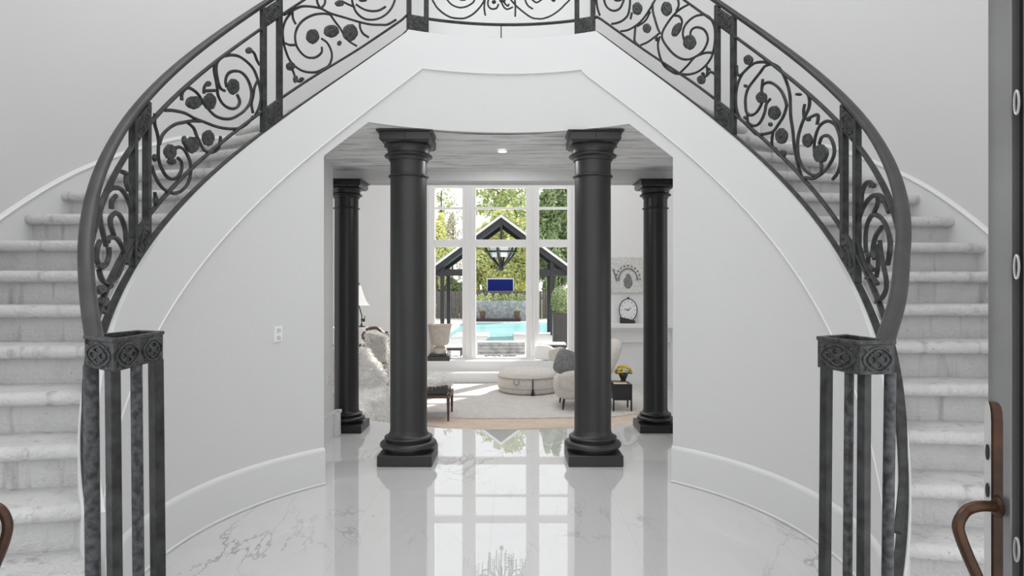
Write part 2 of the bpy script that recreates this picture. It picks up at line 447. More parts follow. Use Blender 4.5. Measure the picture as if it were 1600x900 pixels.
# ------------------------------------------------------------------ foyer floor and passage
EC, ER = 6.30+2.6, 2.6               # edge of the marble bows towards the front door
mb = MB()
xs = lin(-1.95, 1.95, 40)
edge = [Vector((x, EC-sqrt(ER*ER-x*x), 0)) for x in xs]
front = [Vector((x, -1.2, 0)) for x in xs]
mb.grid([front, edge], False)
mb.grid([edge, [e+Vector((0, 0, -.56)) for e in edge]], True)
mb.add([(-3.6, -1.2, 0), (-1.95, -1.2, 0), (-1.95, edge[0].y, 0), (-3.6, edge[0].y, 0)], [(0, 1, 2, 3)])
mb.add([(1.95, -1.2, 0), (3.6, -1.2, 0), (3.6, edge[-1].y, 0), (1.95, edge[-1].y, 0)], [(0, 1, 2, 3)])
for s in (-1, 1): mb.add([(s*1.95, edge[0].y, 0), (s*3.6, edge[0].y, 0), (s*3.6, edge[0].y, -.56), (s*1.95, edge[0].y, -.56)], [(0, 1, 2, 3)])
struct(mb.build('floor', M['marble']))

# passage ceiling: brushed plaster, falling slightly towards the living room beam
mb = MB()
def cz(y): return 2.65+(y-5.0)/(6.32-5.0)*(-.095)
def arcY(x): return YC+sqrt(max(.01, (RL+.06)**2-(x-XC)**2))
xs = lin(-1.10, .96, 24)
rows = [[Vector((x, arcY(x), cz(arcY(x)))) for x in xs], [Vector((x*1.9, 6.34, cz(6.34))) for x in xs]]
mb.grid(rows, False)
mb.grid([[v+Vector((0, 0, .1)) for v in r] for r in rows], False)
struct(mb.build('ceiling_passage', M['plaster']))
# sloping undersides of the two flights beside the opening
for side in (-1, 1):
    mb = MB(); rows = []
    for t in lin(.57, .82, 8):
        p = side*t
        a = cyl(p, .05, zhead(p)); b = cyl(p, .9, zhead(p)-.02)
        rows.append([a, b, b+Vector((0, 0, .1)), a+Vector((0, 0, .1))])
    mb.grid(rows, False, closed_u=True, cap=True)
    struct(mb.build('ceiling_flight_'+('left' if side < 0 else 'right'), M['plaster']))
struct(MB().box((-4.2, 6.30, 2.455), (4.2, 6.52, 2.75)).build('wall_beam', M['wall'], bevel=0))
struct(MB().box((-4.2, 6.50, 2.455), (4.2, 6.58, 5.8)).build('wall_above_beam', M['white']))
# passage side walls and their baseboards
struct(MB().box((-2.0, 4.9, 0), (-1.70, 6.08, 2.75)).build('wall_passage_left', M['wall']))
mb = MB().box((-1.70, 4.95, 0), (-1.68, 6.10, .215)); mb.box((-2.0, 6.08, 0), (-1.63, 6.10, .215)); mb.box((-1.705, 4.95, .215), (-1.672, 6.108, .245)); mb.box((-2.0, 6.075, .215), (-1.622, 6.108, .245)); mb.box((-1.68, 6.02, 0), (-1.63, 6.10, .215))
struct(mb.build('baseboard_passage_left', M['trim'], bevel=.004))
struct(MB().box((1.62, 4.9, 0), (1.9, 6.08, 2.75)).build('wall_passage_right', M['wall']))
struct(MB().box((1.60, 4.95, 0), (1.62, 6.10, .24)).build('baseboard_passage_right', M['trim'], bevel=.004))

# ------------------------------------------------------------------ columns
def column(px, Yc, d, ztop, pw, lab, m, grp, label, x=None):
    X = (px-800)/1000*Yc if x is None else x
    t = thing('column', label, 'column', (X, Yc, 0), grp)
    c = (X, Yc, 0); r = d/2; h = pw/2
    ph = pw*.205
    MB().box((X-h, Yc-h, 0), (X+h, Yc+h, ph)).build('plinth', m, t, bevel=.006)
    z = ph
    k = d/.29
    prof = [(r*1.20, z), (r*1.20, z+.012*k)]
    prof += [(r*1.24+.055*k*sin(u)-.01, z+.012*k+.034*k*(1-cos(u))) for u in lin(0, pi, 10)]
    z2 = z+.08*k
    prof += [(r*1.18, z2), (r*1.18, z2+.008*k)] + [(r*1.16+.022*k*sin(u), z2+.008*k+.014*k*(1-cos(u))) for u in lin(0, pi, 6)] + [(r*1.09, z2+.042*k), (r*1.02, z2+.065*k), (r, z2+.085*k)]
    MB().lathe(prof, c, 56).build('base_moulding', m, t)
    zt = ztop
    ca = .088*k                                    # abacus height
    zc = zt-ca-.10*k
    MB().lathe([(r, z2+.08*k), (r*1.0, z2+.7), (r*.985, zc)], c, 56).build('shaft', m, t)
    zr = zc-.140*k
    MB().lathe([(r*.98, zr-.012*k)]+[(r*.98+.018*k*sin(u), zr-.011*k+.011*k*(1-cos(u))) for u in lin(0, pi, 8)]+[(r*.98, zr+.012*k)], c, 56).build('collar_ring', m, t)
    pr = [(r*.98, zc-.02*k), (r*1.05, zc-.02*k), (r*1.07, zc-.012*k), (r*1.07, zc), (r*1.10, zc+.006*k)]
    pr += [(r*1.10+.03*k*sin(u), zc+.006*k+.014*k*(1-cos(u))) for u in lin(0, pi, 8)]
    pr += [(r*1.13, zc+.04*k)]+[(r*1.13+.030*k*(1-cos(u)), zc+.042*k+.055*k*sin(u)) for u in lin(0, pi/2, 8)]+[(r*1.2, zc+.104*k)]
    MB().lathe(pr, c, 56).build('capital', m, t)
    w0 = h*.93; w1 = h*1.03
    mb = MB(); b0 = zc+.100*k
    def ring(w, zz): return [Vector((X-w, Yc-w, zz)), Vector((X+w, Yc-w, zz)), Vector((X+w, Yc+w, zz)), Vector((X-w, Yc+w, zz))]
    mb.grid([ring(w0*.90, b0), ring(w0, b0+ca*.22), ring(w0, b0+ca*.85), ring(w1, b0+ca*.90), ring(w1, b0+ca*1.0-.001)], False, closed_u=True, cap=True)
    for fx in (-1, 1):
        mb.box((X-.002, Yc+fx*w0-.004, b0+ca*.22), (X+.002, Yc+fx*w0+.004, b0+ca*.86))
    mb.build('abacus', m, t, bevel=.003)
    return t
column(638.5, 5.215, .297, 2.640, .43, '', M['column'], 'pair of charcoal columns at the front of the passage', 'tall charcoal round column standing left at the front of the passage')
column(926, 5.215, .297, 2.640, .43, '', M['column'], 'pair of charcoal columns at the front of the passage', 'tall charcoal round column standing right at the front, before the armchair')
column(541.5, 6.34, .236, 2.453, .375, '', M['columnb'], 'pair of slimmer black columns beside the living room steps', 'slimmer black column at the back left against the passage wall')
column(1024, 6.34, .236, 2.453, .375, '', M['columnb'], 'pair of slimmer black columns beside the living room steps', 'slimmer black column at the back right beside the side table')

# wall outlets
def outlet(p, nrm, label, w=.055, h=.095):
    t = thing('wall_outlet', label, 'outlet', p)
    n = Vector(nrm).normalized(); u = Vector((0, 0, 1)).cross(n).normalized(); v = Vector((0, 0, 1)); p = Vector(p)
    def slab(a, b, c, d, d0, d1, nm, m):
        P = []
        for dd in (d0, d1):
            for x, y in ((a, c), (b, c), (b, d), (a, d)): P.append(p+u*x+v*y+n*dd)
        return MB().hexa(P).build(nm, m, t, bevel=.002)
    slab(-w/2, w/2, -h/2, h/2, -.003, .006, 'faceplate', M['plastic'])
    for s in (-1, 1): slab(-w*.26, w*.26, s*h*.24-h*.14, s*h*.24+h*.14, .006, .008, 'socket', M['silver'])
def bp(px, py, off=BOFF, side=None):
    """where the sight line through (px,py) meets the drum of the staircase (far side)"""
    t = (px-800)/1000
    side = side if side else (-1 if t < -.018 else 1)
    R = (RL if side < 0 else RR)
    for _ in range(3):
        r = R+off
        a = 1+t*t; b = -2*(t*XC+YC); c = XC*XC+YC*YC-r*r
        D = b*b-4*a*c
        Y = (-b+sqrt(D))/(2*a) if D > 0 else -b/(2*a)
        ph = atan2(t*Y-XC, Y-YC); R = Rad(ph)
    return Vector((t*Y, Y, H+(450-py)/1000*Y)), ph
p, ph = bp(434.5, 522, -.001)
outlet(p, (-sin(ph), -cos(ph), 0), 'white duplex outlet on the curved wall under the left stair', .062, .105)
outlet((-1.70+.001, 5.98*.99, 1.4-.143*5.9), (1, 0, 0), 'small white outlet low on the passage wall beside the back left column', .08, .09)

# ------------------------------------------------------------------ wrought iron
def pairs(zoom, pts):
    x0, y0, s = zoom
    return [(x0+a/s, y0+b/s) for a, b in pts]
def scroll(mb, zoom, pts, r=.0085, taper=False, side=None):
    pp = pairs(zoom, pts)
    P = [bp(a, b, BOFF, side)[0] for a, b in pp]
    P = spline(P, 5)
    mb.tube(P, r, 6, taper=(lambda t: 1-.45*t) if taper else None)
def leaf(zoom, cx, cy, rx, ry, parent, rot=0, jag=.055, side=None, m='cast'):
    rx *= 1.12; ry *= 1.12
    x0, y0, s = zoom; n = 20; mb = MB()
    rings = []
    for f, o in ((1, .002), (.93, .007), (.6, .011), (.3, .008), (.12, .013)):
        row = []
        for k in range(n):
            a = 2*pi*k/n; j = 1+jag*(sin(a*5+cx)*.6+sin(a*9)*.5)*(1 if f > .9 else 0)
            ex, ey = rx*f*j*cos(a), ry*f*j*sin(a)
            q_, ph_ = bp(x0+(cx+ex*cos(rot)-ey*sin(rot))/s, y0+(cy+ex*sin(rot)+ey*cos(rot))/s, BOFF, side)
            row.append((q_, Vector((-sin(ph_), -cos(ph_), 0)), o))
        rings.append(row)
    mb.grid([[q_+n_*o for q_, n_, o in r] for r in rings], True, closed_u=True)
    mb.add([q_+n_*o for q_, n_, o in rings[-1]], [tuple(range(n))], True)
    mb.grid([[q_-n_*o for q_, n_, o in r] for r in rings], True, closed_u=True)
    mb.add([q_-n_*o for q_, n_, o in rings[-1]], [tuple(range(n))], True)
    mb.grid([[q_+n_*.002 for q_, n_, o in rings[0]], [q_-n_*.002 for q_, n_, o in rings[0]]], True, closed_u=True)
    return mb.build('leaf_boss', M[m], parent)

Z1L = (430, 0, 6.667); Z2L = (230, 70, 8.41); Z2Lb = (230, 180, 8.41); Z3L = (0, 240, 5); Z3Lb = (140, 300, 4.09)
Z1R = (920, 0, 6.667); Z2R = (1140, 60, 8); Z3R = (1300, 200, 5.625); ZC = (660, 0, 6.4)
PANELS = {
 'L1': ([(Z1L, p) for p in (
   [(90,155),(180,110),(260,72),(320,65),(400,72),(480,90),(580,140),(720,182),(880,230),(1000,255),(1100,258),(1170,255),(1260,205)],
   [(175,120),(110,210),(80,310),(85,420),(110,530),(160,640),(240,715),(320,748),(420,752),(500,720),(560,680),(590,600),(580,520),(540,445),(480,400)],
   [(590,155),(500,142),(400,155),(300,205),(235,280),(208,370),(220,470),(270,550),(330,595),(400,602),(450,580),(485,540),(485,490)],
   [(575,155),(620,220),(680,300),(720,370),(770,430),(850,480)],
   [(180,120),(185,190),(215,255)], [(105,450),(150,468),(215,468)], [(880,235),(885,290),(915,350),(975,390)],
   [(690,10),(760,45),(830,75)], [(430,-40),(440,30),(470,85)], [(520,-20),(515,40),(480,85)],
   [(800,-40),(805,30),(840,120),(900,180),(970,205),(1060,198),(1140,160),(1200,100),(1240,20),(1255,-70),(1220,-160),(1130,-220),(1000,-230),(880,-180),(815,-110),(800,-40)],
   [(840,45),(920,95),(1000,115),(1080,108),(1150,70)],
   [(165,640),(150,690),(185,740),(205,800),(215,840)], [(215,830),(250,850),(285,830),(270,810)])],
   [(Z1L, a) for a in ((390,380,62,70),(585,325,72,60),(780,340,72,80),(160,690,42,42),(212,825,22,36),(275,825,24,18),(668,450,20,24),(670,35,44,30),(915,0,40,18))]),
 'L2': ([(Z2L, p) for p in (
   [(1000,150),(1100,135),(1200,150),(1300,215),(1390,310),(1440,420),(1480,560),(1495,700),(1470,820),(1420,930)],
   [(885,255),(880,340),(900,450),(920,560),(930,660),(980,760),(1050,820),(1130,840),(1190,810),(1215,740),(1180,650)],
   [(960,180),(915,240),(905,330),(920,440),(940,520),(970,580),(1020,605)],
   [(1045,560),(1030,480),(1050,400),(1100,355),(1170,345),(1240,365),(1310,440),(1360,560),(1370,680),(1340,780),(1280,860),(1220,910),(1120,965),(1030,975),(940,955),(870,915),(800,840),(740,770),(690,680),(640,620),(560,570),(500,580),(455,640),(455,730)],
   [(1450,470),(1410,560),(1390,680),(1370,780),(1390,900)],
   [(230,860),(350,865),(500,900),(620,965),(750,1015),(880,1065),(1000,1095),(1130,1105),(1230,1090),(1330,1020),(1390,940)],
   [(745,640),(750,560),(800,495),(830,520)], [(760,605),(890,600)], [(1480,270),(1440,200),(1410,120),(1375,80)])] +
   [(Z2Lb, p) for p in (
   [(100,-20),(100,120),(130,230),(150,350),(145,480),(155,600),(200,720),(260,810),(330,840),(400,810),(450,720),(450,620),(400,560)],
   [(700,80),(600,75),(480,95),(370,120),(270,185),(195,270),(160,380)],
   [(540,105),(610,170),(650,270),(700,380),(750,460),(820,490),(880,480),(935,440),(950,370),(965,280)],
   [(370,430),(430,420),(490,460),(540,550),(570,650),(570,750),(560,830)],
   [(55,660),(90,770),(150,890),(230,980),(340,1025),(440,1000),(520,920),(560,830)],
   [(475,290),(490,380),(530,450)], [(100,1010),(110,1100),(140,1180)])],
   [(Z2L, a) for a in ((1130,550,72,95),(610,760,95,78),(820,745,75,100),(1335,75,36,40),(800,520,30,28))]+[(Z2Lb, a) for a in ((590,390,82,100),(800,300,72,95),(300,480,72,90),(320,610,50,40),(485,330,20,55),(100,560,20,45),(112,1120,18,60))]),
 'L3': ([(Z3L, p) for p in (
   [(880,265),(830,310),(785,400),(780,500),(800,600),(830,720)],
   [(880,265),(940,275),(990,340),(1030,450),(1050,560),(1045,680),(1010,790),(985,860)],
   [(890,640),(865,560),(865,500),(900,465),(940,490),(975,580),(985,680),(980,760)],
   [(780,685),(760,740),(755,820),(785,885),(825,870),(850,800),(850,730)],
   [(950,143),(985,155),(985,220),(1005,290)], [(905,330),(875,370),(870,430)])] + [(Z3Lb, p) for p in (
   [(115,320),(130,288),(175,300),(215,370),(212,450),(175,540),(120,585),(80,560),(60,500)],
   [(60,640),(90,630),(140,600)], [(65,690),(100,680),(115,720),(95,765),(70,750)])],
   [(Z3Lb, a) for a in ((75,620,26,24),(90,700,26,30),(70,470,22,18))]),
 'R1': ([(Z1R, p) for p in (
   [(85,-90),(80,0),(90,80),(115,160)], [(150,-60),(160,0),(180,60),(220,100),(270,112),(320,90),(350,40),(360,-20),(300,-80)],
   [(430,-60),(430,0),(425,80),(405,160),(350,215),(290,240),(235,250)],
   [(720,-60),(690,0),(650,70),(600,150),(540,225),(470,280),(400,315),(330,325)],
   [(640,120),(600,200),(560,240),(500,275)], [(665,30),(668,120),(695,220),(720,300),(745,350)],
   [(1040,45),(960,90),(890,150),(820,240),(770,330),(765,400),(810,480),(880,560),(960,610),(1040,618),(1120,585),(1190,530),(1235,440),(1235,370),(1200,310),(1140,285),(1090,295),(1060,335),(1060,400)],
   [(1210,150),(1120,165),(1050,210),(1000,270),(980,340),(990,410),(1020,440)],
   [(1200,150),(1265,190),(1308,280),(1315,400),(1300,520),(1270,610),(1210,690),(1130,750),(1040,775),(950,770),(890,760),(800,700),(760,640),(730,550),(720,460),(740,380)],
   [(950,760),(1030,680),(1100,600),(1170,565),(1230,548),(1285,550)],
   [(485,280),(480,350),(480,430),(540,490)], [(540,470),(610,440),(680,390),(730,350)], [(880,160),(940,170),(970,220),(960,280)],
   [(900,-80),(930,0),(935,60),(910,120)], [(1315,775),(1270,750),(1230,790),(1200,800)], [(1225,680),(1235,740),(1225,800)], [(450,130),(435,200)])],
   [(Z1R, a) for a in ((505,90,48,60),(810,92,52,68),(605,295,40,45),(915,310,38,72,.5),(1050,440,62,70),(1172,832,40,42),(300,-5,40,20),(1250,722,16,16),(1190,770,16,16),(705,400,14,30))]),
 'R2': ([(Z2R, p) for p in (
   [(90,340),(95,430),(120,465),(160,440),(230,370),(310,310),(420,295),(530,315)],
   [(310,310),(230,370),(150,460),(100,580),(80,700),(80,830),(100,930),(140,1010),(210,1080),(280,1150),(340,1200),(430,1195),(540,1165),(600,1090),(670,980),(705,880),(715,830)],
   [(520,320),(440,350),(380,430),(300,530),(230,630),(200,740),(200,850),(215,930),(270,960),(330,930),(380,860),(410,790)],
   [(220,950),(230,1050),(290,1090),(350,1080),(400,1020),(440,920),(460,820),(510,755)],
   [(400,720),(405,620),(430,570),(490,550),(560,575),(640,650),(690,750),(715,840)],
   [(540,320),(620,370),(680,470),(730,600),(755,720),(760,850),(765,980),(790,1150),(810,1350),(850,1560),(910,1760)],
   [(920,640),(980,700),(1000,780),(990,870),(950,960),(900,1080),(860,1220),(850,1340),(860,1480),(910,1600),(980,1680),(1060,1710),(1140,1680),(1150,1600),(1140,1540)],
   [(940,820),(925,900),(930,1000)],
   [(940,1740),(1050,1750),(1140,1700),(1220,1620),(1290,1500),(1310,1400),(1290,1300),(1250,1230),(1200,1215),(1150,1240),(1120,1320)],
   [(1060,1420),(1060,1300),(1090,1170),(1140,1080),(1220,1035),(1300,1060),(1350,1130),(1380,1250),(1385,1400),(1385,1550),(1350,1680),(1290,1760)],
   [(545,1165),(530,1250),(530,1340)], [(960,1010),(1100,955),(1095,1080)], [(570,1370),(600,1440),(640,1470)], [(415,510),(400,640)], [(180,985),(215,1010)])],
   [(Z2R, a) for a in ((400,740,62,66),(560,930,70,80),(650,1220,70,90),(670,1440,32,40),(975,1275,55,80),(1140,1440,85,105),(235,270,52,58),(200,595,18,20),(862,700,34,18),(510,1075,20,25),(985,1015,22,22))]),
 'R3': ([(Z3R, p) for p in (
   [(258,680),(265,580),(290,500),(330,475),(370,510)], [(235,890),(240,800),(280,690),(330,620),(380,590),(430,600),(470,660),(500,740)],
   [(400,600),(400,670),(370,740)], [(300,1100),(295,1000),(300,900),(315,830),(350,770),(390,765),(440,800),(480,870),(510,980),(510,1080),(490,1200)],
   [(440,870),(390,940),(365,1020),(360,1090),(375,1150)], [(235,890),(235,1000),(260,1100),(290,1200),(350,1300),(400,1370)],
   [(420,990),(430,1080),(450,1200),(475,1320),(475,1420),(440,1490),(390,1530)], [(320,1120),(320,1200),(370,1250)], [(405,1020),(405,1200),(390,1310)])],
   [(Z3R, a) for a in ((325,1115,20,22),(355,510,22,16),(320,1320,24,16),(448,645,10,14))]),
 'C': ([(ZC, p) for p in (
   [(60,-120),(70,-60),(100,0),(150,80),(220,140),(290,175),(370,185),(430,180),(500,145),(560,90),(610,20),(640,-60)],
   [(210,-80),(250,0),(300,50),(370,75),(440,65),(500,30),(520,0),(530,-60)], [(632,-60),(625,0),(618,80),(630,155)], [(670,-30),(655,20),(660,60),(690,88),(740,82),(762,40)],
   [(770,-20),(790,20),(815,70),(850,92),(905,70)], [(800,-10),(830,40),(855,60),(865,40)],
   [(850,-80),(880,-10),(940,60),(1010,120),(1090,175),(1150,187),(1210,185),(1290,155),(1370,100),(1430,40),(1470,0),(1510,-70)],
   [(1020,-40),(1035,20),(1060,60),(1105,90)], [(1080,-20),(1140,25),(1200,-10)], [(925,0),(930,70),(928,165)], [(1270,-20),(1320,15)])],
   [(ZC, a) for a in ((715,20,20,16),(405,-6,34,12),(1310,0,20,14),(800,8,30,14))]),
}
def panel(key, parent, side=None, r=.0085):
    sc, lv = PANELS[key]; mb = MB()
    for z, p in sc: scroll(mb, z, p, r, side=side)
    o = mb.build('scroll_panel', M['iron'], parent)
    for z, a in lv:
        leaf(z, *a[:4], o, rot=a[4] if len(a) > 4 else 0, side=side)

def phi(px, side): return bp(px, 300, BOFF, side)[1]
def sweep(mb, phs, zf, prof, off=BOFF, tail=None, tw=1.0):
    """prof: (radial, up) outline swept along the stair"""
    pts = [cyl(p, off, zf(p)) for p in phs]
    if tail: pts = pts[:-1]+spline([pts[-6], pts[-1]]+[Vector(t) for t in tail], 8)[8:]
    rows = []
    for i, p in enumerate(pts):
        t = (pts[min(i+1, len(pts)-1)]-pts[max(i-1, 0)]).normalized()
        side_ = t.cross(Vector((0, 0, 1))).normalized(); upv = side_.cross(t)
        rows.append([p+side_*a+upv*b for a, b in prof])
    mb.grid(rows, True, closed_u=True, cap=True)
    return mb
def rect(w, h, c=.25):
    w /= 2; h /= 2; d = min(w, h)*c*2
    return [(-w, -h+d), (-w+d, -h), (w-d, -h), (w, -h+d), (w, h-d), (w-d, h), (-w+d, h), (-w, h-d)]
RAILP = [(a_*.68, b_*.68) for a_, b_ in [(-.022, -.022), (.022, -.022), (.026, -.010), (.036, -.004), (.038, .010), (.030, .022), (.012, .028), (-.012, .028), (-.030, .022), (-.038, .010), (-.036, -.004), (-.026, -.010)]]

def post(parent, ph, w=.034, z0=None, z1=None, off=BOFF):
    z0 = zcurb(ph) if z0 is None else z0; z1 = zrail(ph)-.02 if z1 is None else z1
    c = cyl(ph, off, 0); rad = Vector((sin(ph), cos(ph), 0)); tan = Vector((cos(ph), -sin(ph), 0))
    P = []
    for z in (z0, z1):
        for a, b in ((-1, -1), (1, -1), (1, 1), (-1, 1)): P.append(c+tan*a*w/2+rad*b*w/2+Vector((0, 0, z)))
    MB().hexa(P).build('baluster_post', M['iron'], parent, bevel=.003)
def plate(parent, p0, p1, zl0, zl1, hgt, top):
    """cast plate between two posts, sheared with the slope"""
    mb = MB(); n = 8
    a, b = min(p0, p1), max(p0, p1)
    z0 = {a: (zl0 if p0 == a else zl1), b: (zl1 if p0 == a else zl0)}
    rows = []
    for i in range(n+1):
        p = a+(b-a)*i/n; z = z0[a]+(z0[b]-z0[a])*i/n
        rows.append([cyl(p, BOFF-.017, z), cyl(p, BOFF-.017, z+hgt), cyl(p, BOFF+.017, z+hgt), cyl(p, BOFF+.017, z)])
    mb.grid(rows, False, closed_u=True, cap=True)
    o = mb.build('cast_plate', M['cast'], parent, bevel=.003)
    mb = MB(); pm = (a+b)/2; zm = (z0[a]+z0[b])/2+hgt/2; sl = (z0[b]-z0[a])/(b-a)
    hw = (b-a)/2*.72; hh = hgt*.36
    for rr in (1, .62, .3):
        pts = []
        for k in range(24):
            u = 2*pi*k/24; l = rr*(1+.14*cos(4*u))
            p = pm+hw*l*cos(u); pts.append(cyl(p, BOFF-.019, zm+sl*(p-pm)+hh*l*sin(u)))
        mb.tube(pts, .0028, 5, closed=True)
    for sx in (-1, 1):
        for sy in (-1, 1):
            p = pm+sx*hw*.95; mb.ell(cyl(p, BOFF-.018, zm+sl*(p-pm)+sy*hh*1.05), .006, .006, .006, 8, 6)
    mb.build('ornament', M['cast'], o)

def balustrade(side, label, keys, groups, newel):
    t = thing('stair_balustrade', label, 'balustrade', (XC+side*1.79, YC, 1.65))
    end = side*2.30
    A = side*(PHC-.02)
    phs = lin(A, end, 90)
    tail = newel['tail']
    sweep(MB(), lin(A, side*2.19, 90), zrail, RAILP, tail=tail).build('handrail', M['rail'], t)
    pn = groups[-1][1]
    sweep(MB(), lin(side*PHC, side*2.12, 80), lambda p: zrail(p)-.150, rect(.026, .016)).build('upper_rail', M['iron'], t)
    lowz = lambda p: zcurb(p)+.125+(.02 if abs(p) > .6 else 0)*sm((abs(p)-.6)/.3)
    sweep(MB(), lin(side*PHC, side*2.26, 80), lowz, rect(.026, .016)).build('lower_rail', M['iron'], t)
    sweep(MB(), lin(side*PHC, side*2.29, 80), lambda p: zcurb(p)+.005, rect(.034, .012)).build('base_rail', M['iron'], t)
    for a, b in groups:
        pa, pb = phi(a, side), phi(b, side)
        post(t, pa); post(t, pb)
        plate(t, pa, pb, zrail(pa)-.150-.0, zrail(pb)-.150, .118, True)
        plate(t, pa, pb, zcurb(pa)+.01, zcurb(pb)+.01, .135, False)
    for k, s in keys: panel(k, t, s, .0115 if k[1] == '3' else (.0098 if k[1] == '2' else .0088))
    # newel: cast band on four bars
    T = newel['poly']; zt = newel['zt']; hb = .095
    c = sum((Vector(p) for p in T), Vector((0, 0)))/len(T)
    mb = MB()
    def ring(sc, z): return [Vector((c.x+(p[0]-c.x)*sc, c.y+(p[1]-c.y)*sc, z)) for p in T]
    mb.grid([ring(.80, zt-hb), ring(.96, zt-hb), ring(.96, zt-.012), ring(1.0, zt-.010), ring(1.0, zt), ring(.78, zt), ring(.78, zt-.012)], False, closed_u=True, closed_v=False, cap=False)
    mb.grid([ring(.78, zt-.012), ring(.78, zt-hb+.01), ring(.80, zt-hb)], False, closed_u=True)
    cap = mb.build('newel_band', M['cast'], t, bevel=.002)
    mb = MB()
    for i in range(len(T)):
        a = Vector((*[c[j]+(T[i][j]-c[j])*.965 for j in (0, 1)], 0)); b = Vector((*[c[j]+(T[(i+1) % len(T)][j]-c[j])*.965 for j in (0, 1)], 0))
        L_ = (b-a).length; u = (b-a)/L_; nr = Vector((u.y, -u.x, 0))
        if nr.dot(Vector((a.x-c.x, a.y-c.y, 0))) < 0: nr = -nr
        zc = zt-.012-(hb-.012)/2; nrep = 2 if L_ > .25 else 1
        for j in range(nrep):
            m_ = a+u*L_*(j+.5)/nrep; hw = L_/nrep*.36; hh = .031
            def oval(cu, cv, ru, rv, th_=.0030, lob=0):
                pts = []
                for k in range(32):
                    w = 2*pi*k/32; l = 1+lob*cos(4*w)
                    pts.append(m_+u*hw*(cu+ru*l*cos(w))+Vector((0, 0, zc+hh*(cv+rv*l*sin(w))))+nr*.0015)
                mb.tube(pts, th_, 6, closed=True)
            oval(0, 0, 1.08, 1.06, .0032, .04)
            for cu, cv in ((.42, 0), (-.42, 0), (0, .45), (0, -.45)): oval(cu, cv, .34, .34)
            oval(0, 0, .18, .18, .0035)
            for k in range(4):
                w = pi/4+k*pi/2
                mb.ell(m_+u*hw*.66*cos(w)+Vector((0, 0, zc+hh*.66*sin(w))), .006, .006, .005, 8, 6)
                mb.ell(m_+u*hw*1.25*cos(w)+Vector((0, 0, zc+hh*1.2*sin(w))), .005, .005, .004, 8, 6)
            mb.ell(m_+Vector((0, 0, zc)), .008, .008, .008, 8, 6)
    mb.build('ornament', M['cast'], cap)
    # flat cover plate under the rim where the handrail lands
    mb = MB(); mb.add([Vector((c.x+(p[0]-c.x)*.8, c.y+(p[1]-c.y)*.8, zt-.02)) for p in T], [tuple(range(len(T)))])
    mb.build('newel_top', M['iron'], t)
    for px, Y, w, shape, dx in newel['bars']:
        X = (px-800)/1000*Y; zt2 = zt-hb+.004
        if shape == 'o':
            mb = MB(); rows = []
            for z, d in ((0, dx), (zt2, 0)): rows.append([Vector((X+d+w/2*cos(2*pi*k/20), Y+w/2*sin(2*pi*k/20), z)) for k in range(20)])
            mb.grid(rows, True, closed_u=True, cap=True)
            mb.build('newel_bar', M['patina'], t)
        else:
            an = newel['ang']; R = Matrix.Rotation(an, 3, 'Z'); P = []
            for z, d in ((0, dx), (zt2, 0)):
                for a, b in ((-1, -1), (1, -1), (1, 1), (-1, 1)): P.append(Vector((X+d, Y, z))+R@Vector((a*w/2, b*w/2, 0)))
            MB().hexa(P).build('newel_bar', M['iron'], t, bevel=.002)
    return t
balustrade(-1, 'dark wrought iron balustrade with scrollwork along the left stair, ending in a newel', [('L1', -1), ('L2', -1), ('L3', -1)],
    [(411.5, 436.5), (208.5, 229.5)],
    dict(poly=[(-1.305, 1.946), (-1.123, 1.80), (-1.167, 2.15), (-1.285, 2.20)], zt=1.256, ang=-.45,
         tail=[(-1.40, 2.12, 1.335), (-1.268, 1.945, 1.235)],
         bars=[(142, 1.945, .042, 'o', .012), (176, 1.835, .030, 's', .012), (213, 1.97, .033, 'o', .012), (243.5, 2.12, .034, 's', .012)]))
balustrade(1, 'dark wrought iron balustrade with scrollwork along the right stair, ending in a newel', [('R1', 1), ('R2', 1), ('R3', 1)],
    [(1121, 1146), (1319, 1339)],
    dict(poly=[(.936, 1.97), (.968, 1.78), (1.082, 1.80), (1.075, 2.06)], zt=1.252, ang=.35,
         tail=[(1.242, 2.06, 1.365), (1.082, 1.86, 1.235)],
         bars=[(1291.5, 1.94, .026, 's', -.010), (1327, 1.88, .026, 'o', -.010), (1350.5, 1.815, .026, 's', -.006), (1391, 1.82, .031, 'o', -.016)]))
# landing balustrade
t = thing('landing_balustrade', 'short iron scroll balustrade across the landing between the two stairs', 'balustrade', (XC, 5.12, 3.4))
phs = lin(-PHC, PHC, 30)
sweep(MB(), phs, zrail, RAILP).build('handrail', M['rail'], t)
sweep(MB(), phs, lambda p: zrail(p)-.15, rect(.026, .016)).build('upper_rail', M['iron'], t)
sweep(MB(), phs, lambda p: 3.520, rect(.026, .018)).build('lower_rail', M['iron'], t)
for a, b, s in ((639, 666, -1), (901.5, 926.5, 1)):
    pa, pb = phi(a, s), phi(b, s)
    post(t, pa); post(t, pb)
    plate(t, pa, pb, 4.19, 4.19, .118, True); plate(t, pa, pb, 3.40, 3.40, .128, False)
panel('C', t, None, .0075)
pm = phi(783, 1); post(t, pm, .009, 3.398, 3.52)

# ------------------------------------------------------------------ front door leaves
def xz(px, Y): return (px-800)/1000*Y
dl = thing('door_1', 'grey metal entry door leaf open at the right edge, with lever handle', 'door', (.66, .4, 0))
dl['kind'] = 'structure'
